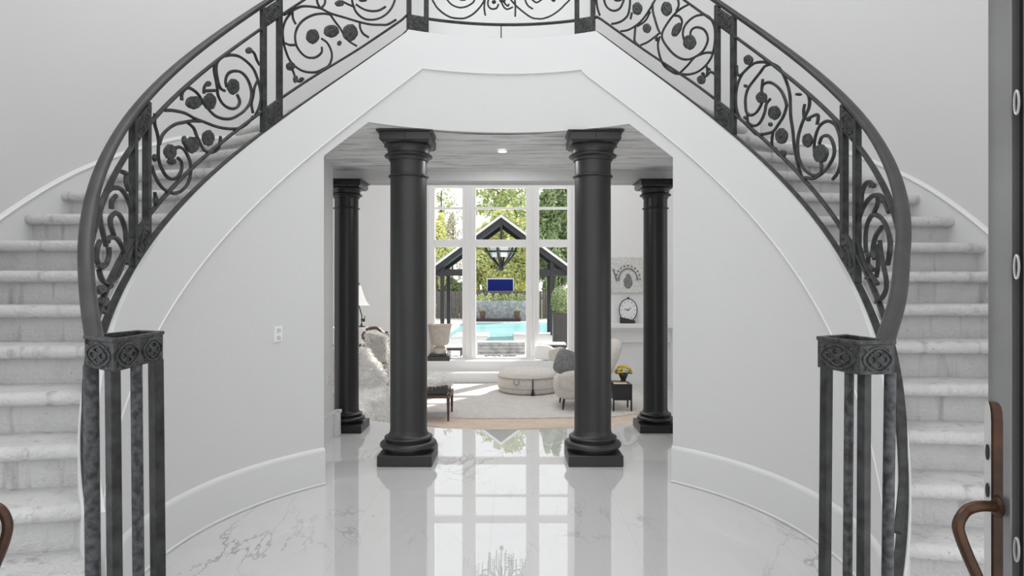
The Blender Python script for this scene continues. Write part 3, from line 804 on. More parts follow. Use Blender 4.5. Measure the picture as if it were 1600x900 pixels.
# the stile edge we look along
mb = MB()
P = [(.594, .800), (.600, .797), (.612, .790), (.6085, .781), (.6075, .779)]
back = [(.66, .800)]
ring = [(.5945, .800), (.5955, .790), (.5990, .782), (.6005, .774), (.6015, .7715), (.650, .7715), (.650, .800)]
mb.grid([[Vector((x, y, z)) for x, y in ring] for z in (0.01, 2.5)], False, closed_u=True, cap=True)
mb.build('stile', M['doorpaint'], dl, bevel=.0015)
MB().box((.612, .745, .01), (.652, .7715, 2.5)).build('rebate', M['black'], dl)
mb = MB().box((.604, -.3, .01), (.650, .745, .25)); mb.box((.604, -.3, 2.3), (.650, .745, 2.5)); mb.box((.604, -.3, .01), (.650, -.15, 2.5)); mb.box((.602, .735, .01), (.650, .755, 2.5))
mb.build('inner_frame', M['doorpaint'], dl, bevel=.002)
MB().box((.626, -.15, .25), (.632, .735, 2.3)).build('glass_pane', M['glass'], dl)
mb = MB()
for zc in (1.62, 1.425, 1.09):
    for u in range(1):
        pts = [Vector((.598, .7585+.0035*cos(a), zc+.014*sin(a))) for a in lin(0, 2*pi, 16)[:-1]]
        mb.tube(pts, .0014, 6, closed=True)
mb.build('decorative_link', M['silver'], dl)
# handle set
mb = MB()
pl = []
for z in lin(.90, 1.235, 10)+[1.247, 1.255, 1.2595]:
    k = 1 if z < 1.236 else max(.05, sqrt(max(0, 1-((z-1.235)/.025)**2)))
    pl.append((z, k))
rows = []
for z, k in pl:
    w = .007*k
    rows.append([Vector((.5905, .793-w, z)), Vector((.6010, .784-w*.6, z)), Vector((.6010, .796+w*.4, z)), Vector((.5905, .793+w, z))])
mb.grid(rows, False, closed_u=True, cap=True)
hp = mb.build('handle_plate', M['brown'], dl, bevel=.001)
mb = MB(); mb.grid([[v+Vector((-.0012, 0, 0)) for v in (r[0].lerp(r[3], .08), r[0].lerp(r[3], .92))] for r in rows], False)
mb.build('polished_face', M['plate'], hp)
mb = MB()
for zc, h in ((1.197, .010), (1.150, .009)):
    pts = [Vector((.5885, .792+.0028*cos(a), zc+h*sin(a))) for a in lin(0, 2*pi, 14)[:-1]]
    mb.add(pts, [tuple(range(14))])
    mb.add([p_+Vector((-.0008, 0, 0)) for p_ in pts], [tuple(range(14))])
mb.build('keyhole', M['black'], hp)
Yh = .782
lev = [W(1556, 792, Yh), W(1548, 791, Yh), W(1530, 791, Yh), W(1513, 796, Yh), W(1503, 806, Yh*.995), W(1497, 822, Yh*.99), W(1502, 842, Yh*.985), W(1513, 870, Yh*.98), W(1527, 902, Yh*.975), W(1538, 935, Yh*.975), W(1546, 950, Yh*.975)]
mb = MB(); mb.tube(spline(lev, 6), .0066, 12)
mb.ell(lev[0]+Vector((.001, 0, 0)), .004, .013, .013, 14, 8)
mb.build('lever', M['brown'], dl)
# left leaf: only its lever reaches into view
dl2 = thing('door_2', 'other entry door leaf open at the left edge, its brown lever handle just showing', 'door', (-.70, .4, 0)); dl2['kind'] = 'structure'
MB().box((-.71, -.3, .01), (-.662, .80, 2.5)).build('leaf', M['doorpaint'], dl2, bevel=.003)
Yh = .78
lev = [W(-50, 790, Yh), W(-20, 789, Yh), W(-2, 794, Yh), W(8, 806, Yh), W(12, 824, Yh), W(6, 850, Yh), W(-6, 880, Yh), W(-20, 915, Yh)]
mb = MB(); mb.tube(spline(lev, 6), .0058, 12); mb.box((-.664, .765, .92), (-.656, .795, 1.26)); mb.build('lever', M['brown'], dl2)

# ------------------------------------------------------------------ living room
ZF = -.56
struct(MB().box((-4.2, 6.4, ZF-.1), (4.2, 14.0, ZF)).build('floor_living', M['marble']))
YW = 14.0
def wx(px): return (px-800)/1000*YW
def wz(py): return H+(450-py)/1000*YW
# window wall: solid parts round the tall window
wl, wr = wx(668), wx(893)
zs = wz(560); ztop = 5.5
mb = MB().box((-4.2, YW, ZF), (wl, YW+.25, 5.8)); mb.box((wr, YW, ZF), (4.2, YW+.25, 5.8)); mb.box((wl, YW, ZF), (wr, YW+.25, zs)); mb.box((wl, YW, ztop), (wr, YW+.25, 5.8))
struct(mb.build('wall_window', M['white']))
struct(MB().box((-4.35, 6.6, ZF), (-4.2, 14.25, 5.8)).build('wall_living_left', M['white']))
struct(MB().box((4.2, 6.6, ZF), (4.35, 14.25, 5.8)).build('wall_living_right', M['white']))
struct(MB().box((-4.35, 6.4, 5.8), (4.35, 14.25, 5.9)).build('ceiling_living', M['white']))
win = thing('window_1', 'tall white three-part window looking out to the pool', 'window', (wx(782), YW, zs)); win['kind'] = 'structure'
mb = MB(); y0, y1 = YW-.04, YW+.10
mb.box((wl, y0, zs), (wx(679.5), y1, ztop)); mb.box((wx(887), y0, zs), (wr, y1, ztop))
mb.box((wx(722.5), y0, zs), (wx(743.5), y1, ztop)); mb.box((wx(822), y0, zs), (wx(842.5), y1, ztop))
for a, b in ((679.5, 722.5), (743.5, 822), (842.5, 887)):
    mb.box((wx(a), y0+.015, wz(386)), (wx(b), y1-.02, wz(374.5))); mb.box((wx(a), y0+.03, wz(327)), (wx(b), y1-.03, wz(323.5))); mb.box((wx(a), y0+.01, wz(294)), (wx(b), y1-.01, wz(283)))
mb.box((wl, y0-.02, zs-.02), (wr, y1, zs+.03)); mb.box((wl, y0, ztop-.12), (wr, y1, ztop))
for a, b in ((671, 674), (728, 731), (736, 739), (828, 831), (834, 837)): mb.box((wx(a), y0-.02, zs+.03), (wx(b), y0, ztop-.1))
mb.build('window_frame', M['white'], win, bevel=.006)
mb = MB()
for a, b in ((679.5, 722.5), (743.5, 822), (842.5, 887)): mb.box((wx(a), YW+.03, zs+.03), (wx(b), YW+.036, ztop-.12))
mb.build('window_pane', M['glass'], win)
# ledge and step below the window
struct(MB().box((-3.9, 13.62, ZF), (1.9, 14.0, -.155)).build('trim_5', M['white'], bevel=.01))
struct(MB().box((-3.9, 13.25, ZF), (1.9, 13.62, -.36)).build('trim_6', M['white'], bevel=.01))

# chimney breast with mantel
mb = MB().box((1.55, 12.95, ZF), (3.6, 14.0, 5.8))
struct(mb.build('wall_chimney', M['white']))
man = thing('mantel', 'white fireplace mantel shelf under the clock', 'mantel', (2.5, 12.9, .6))
mb = MB().box((1.60, 12.72, .60), (3.55, 12.95, .69)); mb.box((1.65, 12.78, .55), (3.50, 12.95, .60)); mb.build('shelf', M['white'], man, bevel=.008)
mb = MB().box((1.70, 12.86, ZF), (1.95, 12.95, .55)); mb.box((3.2, 12.86, ZF), (3.45, 12.95, .55)); mb.box((1.95, 12.88, .30), (3.2, 12.95, .55)); mb.build('surround', M['white'], man, bevel=.008)
# picture over the mantel
def p12(px, py, Y=12.92): return W(px, py, Y)
a = p12(951, 457.5); b = p12(1003.5, 402)
art = thing('framed_picture', 'pale grey relief picture of an arch hanging over the mantel clock', 'picture', (a.x, 12.93, a.z))
MB().box((a.x, 12.905, a.z), (b.x, 12.948, b.z)).build('canvas', M['ink'], art, bevel=.004)
mb = MB(); cx, cz_ = p12(981, 433).x, p12(981, 436).z
mb.tube([Vector((cx+.185*cos(u), 12.90, cz_+.21*sin(u))) for u in lin(-.15, pi+.2, 22)], .014, 6)
for k in range(11):
    u = pi*k/10; mb.ell((cx+.24*cos(u), 12.90, cz_+.27*sin(u)), .022, .012, .02, 8, 6)
mb.ell((cx, 12.90, cz_+.06), .045, .012, .05, 12, 8)
mb.build('dark_arch', M['inkd'], art)
mb = MB(); mb.ell((cx, 12.90, cz_-.06), .09, .01, .12, 14, 8, noise=.3); mb.tube([Vector((cx-.30+.01*i, 12.90, cz_+.02*sin(i*2)-.03*i+.2)) for i in range(9)], .016, 6)
mb.build('grey_relief', M['grayfab'], art)
# clock
cc = W(981.5, 484.5, 12.84)
ck = thing('mantel_clock', 'round white clock with black rim standing on the mantel shelf', 'clock', (cc.x, 12.84, .69))
mb = MB()
R90 = Matrix.Rotation(pi/2, 3, 'X')
mb.tube([cc+Vector((.178*cos(u), 0, .225*sin(u))) for u in lin(0, 2*pi, 48)[:-1]], .010, 8, closed=True)
mb.ell(cc+Vector((0, 0, .245)), .022, .012, .02, 10, 8)
mb.build('rim', M['black'], ck)
mb = MB(); n = 48
fr_ = [cc+Vector((.176*cos(2*pi*k/n), -.004, .223*sin(2*pi*k/n))) for k in range(n)]; bk = [p_+Vector((0, .03, 0)) for p_ in fr_]
mb.add(fr_, [tuple(range(n))]); mb.add(bk, [tuple(range(n))]); mb.grid([fr_, bk], True, closed_u=True); mb.build('face', M['clockface'], ck)
mb = MB()
for k in range(12):
    u = 2*pi*k/12; d = Vector((cos(u), 0, sin(u)*1.265)); mb.tube([cc+d*.125+Vector((0, -.007, 0)), cc+d*.155+Vector((0, -.007, 0))], .005, 5)
mb.build('numerals', M['inkd'], ck)
mb = MB(); mb.tube([cc+Vector((0, -.010, 0)), cc+Vector((-.075, -.010, .02))], .006, 5); mb.tube([cc+Vector((0, -.010, 0)), cc+Vector((.05, -.010, .05))], .005, 5); mb.ell(cc+Vector((0, -.01, 0)), .012, .004, .012, 8, 6)
mb.build('hands', M['black'], ck)
mb = MB(); P = []
zb = .69; 
mb.hexa([(cc.x-.165, 12.80, zb), (cc.x+.135, 12.80, zb), (cc.x+.135, 12.87, zb), (cc.x-.165, 12.87, zb), (cc.x-.165, 12.815, zb+.13), (cc.x+.135, 12.815, zb+.06), (cc.x+.135, 12.86, zb+.06), (cc.x-.165, 12.86, zb+.13)])
mb.build('stand', M['black'], ck, bevel=.004)

# urn on stacked black books
ux = W(687.5, 500, 13.82).x
u0 = -.155
bk1 = thing('black_book', 'large black book lying on the window ledge under the urn', 'book', (ux-.05, 13.8, u0), 'books under the urn')
MB().box((ux-.25, 13.64, u0), (ux+.22, 13.98, u0+.10)).build('cover', M['black'], bk1, bevel=.006)
MB().box((ux-.235, 13.635, u0+.012), (ux+.21, 13.65, u0+.088)).build('page_block', M['darkfab'], bk1)
bk2 = thing('black_book', 'smaller black book on top of the stack touching the urn foot', 'book', (ux-.05, 13.8, u0+.1), 'books under the urn')
MB().box((ux-.22, 13.66, u0+.10), (ux+.16, 13.96, u0+.14)).build('cover', M['black'], bk2, bevel=.004)
MB().box((ux-.21, 13.655, u0+.108), (ux+.15, 13.67, u0+.132)).build('page_block', M['darkfab'], bk2)
zu = u0+.14
pr = [(.06, 0), (.13, .005), (.145, .04), (.15, .08), (.13, .13), (.10, .155), (.10, .17), (.17, .20), (.20, .26), (.215, .36), (.235, .48), (.25, .60), (.262, .61), (.262, .635), (.245, .635), (.23, .60), (.2, .40), (.05, .3)]
tag(MB().lathe(pr, (ux, 13.80, zu), 48, cap=True).build('stone_urn', M['urn']), 'pale stone footed urn standing on black books at the window', 'urn')

# rugs
def blob_rug(name, cx, cy, rx, ry, z0, h, m, jag, seed, squash=None):
    mb = MB(); n = 120; out = []
    for k in range(n):
        a = 2*pi*k/n
        e = .55
        x = math.copysign(abs(cos(a))**e, cos(a))*rx; y = math.copysign(abs(sin(a))**e, sin(a))*ry
        if squash: y -= squash*(1-(x/rx)**2) * (1 if y < 0 else 0)
        j = 1+jag*mn.noise(Vector((cos(a)*4, sin(a)*4, seed)))
        out.append((cx+x*j, cy+y*j))
    ri = lambda f, z: [Vector((cx+(x-cx)*f, cy+(y-cy)*f, z)) for x, y in out]
    mb.grid([ri(1, z0), ri(1, z0+h*.6), ri(.985, z0+h), ri(.6, z0+h), ri(.1, z0+h)], True, closed_u=True)
    mb.add(ri(.1, z0+h), [tuple(range(n))])
    return mb.build(name, m)
r1 = blob_rug('hide_rug', .05, 10.6, 2.35, 1.35, ZF, .012, M['rugb'], .10, 3, squash=.40)
tag(r1, 'peach coloured hide rug edging out under the cream shag rug', 'rug')
r2 = blob_rug('shag_rug', .12, 11.25, 2.25, 1.6, ZF+.012, .03, M['rug'], .03, 8, squash=.14)
tag(r2, 'large cream shag rug in the sunken living room', 'rug')
ZR = ZF+.042
# round ottoman
ox, oy = W(826, 600, 11.95).x, 11.95
ot = thing('round_ottoman', 'round oatmeal ottoman with dark straps on the shag rug', 'ottoman', (ox, oy, ZR))
mb = MB(); mb.lathe([(.50, 0), (.545, .02), (.575, .10), (.58, .20), (.565, .275), (.558, .283)], (ox, oy, ZR), 56); mb.build('body', M['ottoman'], ot)
mb = MB(); mb.lathe([(.558, .283), (.568, .30), (.555, .345), (.50, .385), (.38, .405), (.2, .412), (.05, .40)], (ox, oy, ZR), 56); mb.build('top_cushion', M['ottoman'], ot)
mb = MB()
for zz in (.283, .105): mb.tube([Vector((ox+.575*cos(u), oy+.575*sin(u), ZR+zz)) for u in lin(0, 2*pi, 60)[:-1]], .005, 6, closed=True)
mb.build('piping', M['taupe'], ot)
mb = MB(); sa = -1.47
d = Vector((cos(sa), sin(sa), 0)); tn = Vector((-d.y, d.x, 0)); c0 = Vector((ox, oy, ZR))+d*.585
mb.tube([c0+Vector((0, 0, .29)), c0+Vector((0, 0, .12))], .010, 6)
mb.hexa([c0-tn*.012-d*.01+Vector((0,0,.12)), c0+tn*.012-d*.01+Vector((0,0,.12)), c0+tn*.012+d*.012+Vector((0,0,.12)), c0-tn*.012+d*.012+Vector((0,0,.12))][::1]+[c0-tn*.035-d*.02, c0+tn*.035-d*.02, c0+tn*.035+d*.012, c0-tn*.035+d*.012])
mb.build('strap', M['black'], ot)
sa = -1.98; d = Vector((cos(sa), sin(sa), 0)); tn = Vector((-d.y, d.x, 0)); c0 = Vector((ox, oy, ZR+.275))+d*.59
MB().tube(spline([c0-tn*.05, c0-tn*.045+Vector((0,0,-.06)), c0+Vector((0,0,-.09)), c0+tn*.045+Vector((0,0,-.06)), c0+tn*.05], 5), .009, 6).build('strap', M['taupe'], ot)

def fuzz(mb, pts, n, ln, wd, c=None):
    for i in range(n):
        p_ = random.choice(pts)+Vector((random.uniform(-1, 1), random.uniform(-1, 1), random.uniform(-.5, .5)))*ln*.6
        d = Vector((random.gauss(0, .55), random.gauss(-.25, .5), random.gauss(.25, .45))).normalized()
        w_ = d.cross(Vector((random.gauss(0, 1), random.gauss(0, 1), random.gauss(0, 1)))).normalized()*wd
        l = ln*random.uniform(.5, 1.2)
        mb.add([p_-w_, p_+w_, p_+d*l+Vector((0, 0, -l*.3))], [(0, 1, 2)])
# fur-topped bench
bx1 = W(703, 617, 9.35).x; bx0 = bx1-.72
be = thing('upholstered_bench', 'low walnut bench with dark cushion and white fur behind the front left column', 'bench', (bx1-.35, 9.5, ZF))
zf_ = W(703, 617, 9.35).z
mb = MB().box((bx0, 9.33, zf_-.05), (bx1, 9.37, zf_)); mb.box((bx0, 9.90, zf_-.05), (bx1, 9.94, zf_)); mb.box((bx1-.04, 9.33, zf_-.05), (bx1, 9.94, zf_)); mb.box((bx0, 9.33, zf_-.05), (bx0+.04, 9.94, zf_))
mb.build('seat_frame', M['wood'], be, bevel=.004)
for x in (bx0+.02, bx1-.025):
    for y in (9.355, 9.915):
        mb = MB(); mb.hexa([(x-.013, y-.013, ZF+.013), (x+.013, y-.013, ZF+.013), (x+.013, y+.013, ZF+.013), (x-.013, y+.013, ZF+.013), (x-.024, y-.024, zf_-.01), (x+.024, y-.024, zf_-.01), (x+.024, y+.024, zf_-.01), (x-.024, y+.024, zf_-.01)]); mb.build('leg', M['wood'], be)
MB().box((bx0+.01, 9.34, zf_), (bx1-.035, 9.93, zf_+.125)).build('cushion', M['darkfab'], be, bevel=.02)
MB().ell(Vector((bx1-.015, 9.33, zf_-.025)), .007, .006, .007, 8, 6).build('brass_stud', M['silver'], be)
mb = MB().ell((bx0+.30, 9.64, zf_+.15), .40, .29, .12, 48, 20, noise=.10, nf=5, sq=.8)
fuzz(mb, [v for v in mb.v if v.z > zf_+.10], 7000, .06, .004)
o = mb.build('fur_throw', M['fur']); tag(o, 'white fur throw lying over the dark cushion of the low bench', 'throw')

# armchair seen behind the right front column (faces left)
ax, ay = 1.13, 10.40
ch = thing('boucle_armchair', 'cream boucle armchair with dark legs beside the black side table', 'armchair', (ax, ay, ZR))
MB().ell((ax-.02, ay, ZR+.34), .43, .44, .20, 36, 16, sq=.5, noise=.02).build('seat', M['boucle'], ch)
Rb = Matrix.Rotation(.42, 3, 'Y')
MB().ell((ax+.42, ay, ZR+.72), .105, .40, .40, 32, 18, R=Rb, sq=.65).build('backrest', M['boucle'], ch)
for s in (-1, 1): MB().ell((ax-.04, ay+s*.40, ZR+.46), .38, .09, .17, 28, 14, sq=.7).build('armrest', M['boucle'], ch)
for x in (ax-.30, ax+.28):
    for s in (-.30, .30):
        mb = MB(); mb.tube([Vector((x, ay+s, ZR+.22)), Vector((x+(-.03 if x < ax else .03), ay+s*1.05, ZR))], .022, 10, taper=lambda t: 1-.4*t); mb.build('leg', M['black'], ch)
def cushion(name, c, w, h, th, rot, m, label):
    mb = MB(); R = Matrix.Rotation(rot[2], 3, 'Z')@Matrix.Rotation(rot[1], 3, 'Y')@Matrix.Rotation(rot[0], 3, 'X')
    mb.ell(c, w/2, th/2, h/2, 32, 20, R=R, sq=.55, noise=.04)
    return tag(mb.build(name, m), label, 'cushion')
cushion('grey_cushion', W(884, 566, 10.15)+Vector((0, 0, .0)), .36, .40, .16, (0, .35, .3), M['grayfab'], 'grey knitted cushion standing on the front of the cream armchair')
cushion('cream_cushion', Vector((ax-.15, ay-.06, ZR+.56)), .36, .30, .14, (0, -.5, .5), M['boucle'], 'cream cushion leaning on the seat of the boucle armchair')
cushion('fluffy_cushion', Vector((W(849, 565, 13.75).x, 13.76, -.155+.17)), .42, .32, .20, (0, .1, 0), M['fur'], 'fluffy white cushion on the window ledge behind the ottoman')
cushion('beige_cushion', Vector((W(866, 567, 13.75).x+.05, 13.70, -.155+.14)), .36, .27, .14, (0, -.25, 0), M['boucle'], 'beige cushion on the window ledge nearest the grey cushion')

# side table with books and flowers
tx0, tx1 = W(957, 640, 10.0).x, W(987, 640, 10.0).x
st = thing('side_table', 'small black open side table by the back right column', 'table', ((tx0+tx1)/2, 10.1, ZF))
ztb = W(970, 600, 10.0).z
mb = MB().box((tx0, 9.95, ztb-.03), (tx1, 10.30, ztb)); mb.build('tabletop', M['black'], st, bevel=.003)
for x in (tx0+.012, tx1-.012):
    for y in (9.965, 10.285): MB().box((x-.012, y-.012, ZF), (x+.012, y+.012, ztb-.03)).build('leg', M['black'], st)
MB().box((tx0+.01, 9.96, ztb-.25), (tx1-.01, 10.29, ztb-.03)).build('drawer_box', M['black'], st, bevel=.003)
bk = thing('tan_book', 'tan book lying on the black side table under the flower pot', 'book', ((tx0+tx1)/2-.04, 10.1, ztb))
MB().box((tx0+.01, 9.97, ztb), (tx1-.08, 10.2, ztb+.03)).build('cover', M['pages'], bk, bevel=.002)
MB().box((tx0+.015, 9.965, ztb+.005), (tx1-.085, 9.98, ztb+.025)).build('page_block', M['white'], bk)
fx, fy, fz = W(974, 590, 10.08).x, 10.08, ztb+.03
fl = thing('flower_pot', 'yellow flowers in a small black pot on the side table', 'flowers', (fx, fy, fz))
MB().lathe([(.03, 0), (.045, .005), (.04, .03), (.05, .05), (.075, .11), (.08, .13), (.072, .13), (.06, .10), (.01, .09)], (fx, fy, fz), 24).build('pot', M['black'], fl)
mb = MB()
for i in range(70):
    u = random.random()*2*pi; v = random.random()*pi/2; d = Vector((cos(u)*cos(v)*.13, sin(u)*cos(v)*.13, sin(v)*.10+.14))
    mb.ell(Vector((fx, fy, fz))+d, .018, .018, .014, 7, 5)
mb.build('blossoms', M['yellow'], fl)['kind'] = 'stuff'
mb = MB()
for i in range(40):
    u = random.random()*2*pi; d = Vector((cos(u)*.12, sin(u)*.12, .12+random.random()*.04)); mb.ell(Vector((fx, fy, fz))+d, .022, .022, .006, 6, 4)
mb.build('leaves', M['leafg'], fl)['kind'] = 'stuff'

# chaise with throw, left behind the back column
cxr = -1.86
cs = thing('chaise', 'taupe chaise covered with white fur throws beside the back left column', 'sofa', (-2.4, 8.5, ZF))
MB().box((-3.0, 7.5, ZF+.05), (cxr, 9.62, -.20)).build('base', M['taupe'], cs, bevel=.03)
MB().box((-2.98, 7.48, -.21), (cxr-.01, 9.3, -.10)).build('seat_cushion', M['taupe'], cs, bevel=.03)
MB().box((-3.0, 9.45, -.21), (cxr-.36, 9.62, .40)).build('backrest', M['taupe'], cs, bevel=.05)
for x in (-2.95, cxr-.05):
    for y in (7.55, 9.4): MB().lathe([(.02, 0), (.028, .06)], (x, y, ZF), 12).build('leg', M['wood'], cs)
def drape(name, pts_fn, nu, nv, m, label):
    mb = MB(); rows = []
    for i in range(nu+1):
        row = []
        for j in range(nv+1):
            p_ = Vector(pts_fn(i/nu, j/nv)); nn = mn.noise(p_*5)*.02+mn.noise(p_*14)*.005
            row.append(p_+Vector((nn, nn*.4, nn)))
        rows.append(row)
    mb.grid(rows, True)
    lo = [[v+Vector((-.03, .0, -.03)) for v in r] for r in rows]
    mb.grid(lo, True)
    for r, l in ((rows[0], lo[0]), (rows[-1], lo[-1])): mb.grid([r, l], True)
    mb.grid([[r[0] for r in rows], [l[0] for l in lo]], True); mb.grid([[r[-1] for r in rows], [l[-1] for l in lo]], True)
    fuzz(mb, [v for r_ in rows for v in r_], 14000, .075, .0045)
    return tag(mb.build(name, m), label, 'throw')
def f1(u, v):                           # over the right edge of the chaise down to the floor
    y = 7.45+u*1.9
    s = v
    if s < .35: return (cxr-.22+.26*s/.35, y, -.055+.01*sin(s*8))
    k = (s-.35)/.65
    return (cxr+.05+.10*k+.04*sin(y*6), y+.0, -.06-k*.47)
drape('fur_throw', f1, 60, 36, M['fur'], 'long white fur throw draped over the side edge of the taupe chaise')
def f2(u, v):
    x = -2.75+u*.87
    top = .02+.46*min(1, max(0, (-1.86-x)/.34))**.8
    s = v
    if s < .3: return (x, 9.62-.17*s/.3, top-.02+.02*s/.3)
    k = (s-.3)/.7
    return (x, 9.43-.33*k*k-.04*sin(pi*k), top-(top+.085)*k)
drape('fur_throw', f2, 50, 40, M['fur'], 'shaggy white fur cushion cover heaped against the back of the chaise')
# carved armchair with pale throw
cv = thing('carved_armchair', 'carved walnut armchair with a pale throw standing behind the chaise', 'armchair', (-2.35, 10.9, ZF))
Yq = 10.8
mb = MB(); mb.tube(spline([W(572, 516, Yq), W(580, 513, Yq), W(590, 513, Yq), W(598, 520, Yq), W(605, 524, Yq)], 5), .028, 8); mb.build('crest_rail', M['wood'], cv)
for xa, xb in ((569, 572), (604, 605)):
    mb = MB(); mb.tube(spline([W(xa+1, 518, Yq), W(xa-2, 527, Yq), W(xb+1, 536, Yq), W(xb, 550, Yq), W(xb, 600, Yq), Vector((W(xb, 600, Yq).x, Yq, ZF))], 5), .026, 8)
    mb.ell(W(xa, 524, Yq), .05, .04, .05, 12, 8); mb.build('post', M['wood'], cv)
mb = MB(); mb.box((W(572, 600, Yq).x, Yq-.5, ZF+.36), (W(605, 600, Yq).x, Yq, ZF+.44)); mb.build('seat', M['taupe'], cv, bevel=.02)
for xx in (572, 604):
    x = W(xx, 600, Yq).x; MB().tube([Vector((x, Yq-.47, ZF)), Vector((x, Yq-.47, ZF+.40))], .022, 8).build('leg', M['wood'], cv)
    MB().tube(spline([Vector((x, Yq-.02, ZF+.68)), Vector((x, Yq-.25, ZF+.72)), Vector((x, Yq-.48, ZF+.66)), Vector((x, Yq-.47, ZF+.40))], 5), .022, 8).build('armrest', M['wood'], cv)
def f3(u, v):
    a, b = W(575, 518, Yq-.05), W(603, 528, Yq-.05)
    x = a.x+(b.x-a.x)*u; return (x, Yq-.06-.12*v, .66-.07*u-v*.75)
drape('pale_throw', f3, 16, 20, M['fur'], 'pale throw hanging over the back of the carved armchair')
# console and lamp
lx = W(560.5, 460, 11.6).x
co = thing('console_table', 'tall pale console table holding the lamp behind the back left column', 'table', (lx, 11.6, ZF))
zc_ = W(560, 511.5, 11.5).z
MB().box((lx-.5, 11.4, zc_-.05), (lx+.12, 11.8, zc_)).build('tabletop', M['white'], co, bevel=.006)
MB().box((lx-.46, 11.44, zc_-.30), (lx+.08, 11.78, zc_-.05)).build('drawer_box', M['white'], co, bevel=.006)
for x in (lx-.44, lx+.06):
    for y in (11.46, 11.76): MB().tube([Vector((x, y, ZF)), Vector((x, y, zc_-.28))], .022, 8).build('leg', M['wood'], co)
lp = thing('table_lamp', 'table lamp with flared white shade and thin curved black stem', 'lamp', (lx, 11.6, zc_))
zl = zc_
s0 = W(560, 477, 11.6).z; s1 = W(560, 446.5, 11.6).z
MB().lathe([(.195-.155*((k/10)**.62), s0+(s1-s0)*k/10) for k in range(11)], (lx, 11.6, 0), 40, cap=False).build('lamp_shade', M['shade'], lp)
mb = MB(); mb.tube(spline([Vector((lx, 11.6, s1-.05)), Vector((lx, 11.6, s0+.05)), Vector((lx+.03, 11.6, s0-.10)), Vector((lx+.055, 11.6, zl+.2)), Vector((lx+.05, 11.6, zl+.02))], 6), .010, 8); mb.ell((lx, 11.6, s1+.04), .018, .018, .022, 10, 8); mb.tube([Vector((lx, 11.6, s1-.06)), Vector((lx, 11.6, s1+.03))], .006, 6); mb.build('stem', M['black'], lp)
MB().lathe([(.07, 0), (.07, .012), (.02, .025), (.015, .06)], (lx+.05, 11.6, zl), 24).build('lamp_base', M['black'], lp)
mb = MB(); mb.tube(spline([Vector((lx+.055, 11.6, zl+.14)), Vector((lx+.10, 11.6, zl+.10)), Vector((lx+.11, 11.6, zl+.20))], 5), .008, 6); mb.ell((lx+.075, 11.6, zl+.13), .04, .02, .025, 10, 8); mb.build('leaf_ornament', M['black'], lp)

# recessed ceiling light in the passage
rp = W(785, 223, 5.62)
rl = thing('recessed_light', 'small round recessed light in the streaked passage ceiling', 'light', (rp.x, 5.62, cz(5.62)))
z_ = cz(5.62)
MB().lathe([(.050, -.001), (.050, -.008), (.040, -.010), (.040, -.002)], (rp.x, 5.62, z_), 32, cap=False).build('trim_ring', M['plastic'], rl)
MB().lathe([(.0401, -.004), (.001, -.006)], (rp.x, 5.62, z_), 32, cap=False).build('lens', M['bulb'], rl)

# crystal chandelier high in the living room (seen in the polished floor)
kx, ky, kz = -.20, 12.2, 4.46
cd = thing('chandelier', 'crystal chandelier hanging high in the living room, mirrored in the polished floor', 'chandelier', (kx, ky, 5.8))
MB().tube([Vector((kx, ky, 5.8)), Vector((kx, ky, kz+.1))], .012, 8).build('chain', M['black'], cd)
mb = MB(); mb.ell((kx, ky, kz), .09, .09, .12, 16, 10); mb.tube([Vector((kx, ky, kz)), Vector((kx, ky, kz-.55))], .02, 8)
mb.build('stem', M['black'], cd)
for k in range(10):
    u = 2*pi*k/10; d = Vector((cos(u), sin(u), 0))
    mb = MB(); mb.tube(spline([Vector((kx, ky, kz-.1)), Vector((kx, ky, kz-.35))+d*.22, Vector((kx, ky, kz-.38))+d*.42, Vector((kx, ky, kz-.18))+d*.52], 6), .012, 8)
    mb.lathe([(.035, 0), (.05, .02), (.012, .02), (.012, .10), (.004, .14)], Vector((kx, ky, kz-.18))+d*.52, 12); mb.build('arm', M['black'], cd)
mb = MB()
for k in range(60):
    u = random.random()*2*pi; r = .08+random.random()*.55; z = kz-.1-(.6-r)*.6-random.random()*.15
    for j in range(6): mb.ell((kx+r*cos(u), ky+r*sin(u), z-j*.06), .012, .012, .024, 6, 5)
mb.tube([Vector((kx, ky, kz-.55)), Vector((kx, ky, kz-.85))], .008, 6); mb.ell((kx, ky, kz-.9), .04, .04, .05, 12, 8)
mb.build('crystals', M['crystal'], cd)['kind'] = 'stuff'

# ------------------------------------------------------------------ outside
ZG = -.22
struct(MB().box((-25, 14.25, ZG-.4), (25, 75, ZG-.06)).build('ground_lawn', M['grass']))
# deck with the pool cut into it
def gy(py, z=ZG): return (H-z)/(py-450)*1000
Yn, Yf = gy(532), gy(503.5)
def gx(px, Y): return (px-800)/1000*Y
mb = MB(); z0, z1 = ZG-.06, ZG
mb.box((-14, 14.25, z0), (14, Yn, z1)); mb.box((-14, Yf, z0), (14, Yf+7, z1)); mb.box((-14, Yn, z0), (gx(704, 24), Yf, z1)); mb.box((3.4, Yn, z0), (14, Yf, z1))
struct(mb.build('floor_deck', M['deck'], bevel=.01))
pw = thing('swimming_pool', 'turquoise swimming pool seen through the tall window', 'pool', (0, (Yn+Yf)/2, ZG))
MB().box((gx(704, 24)-.1, Yn-.1, ZG-.05), (3.5, Yf+.1, ZG-.03)).build('water', M['water'], pw)
mb = MB(); Yc2 = gy(520)
mb.box((gx(700, Yn), Yn, z1-.05), (gx(759, Yn), Yc2, z1+.02)); mb.box((gx(803, Yn), Yn, z1-.05), (3.3, Yc2, z1+.02)); mb.build('entry_ledge', M['deck'], pw, bevel=.01)
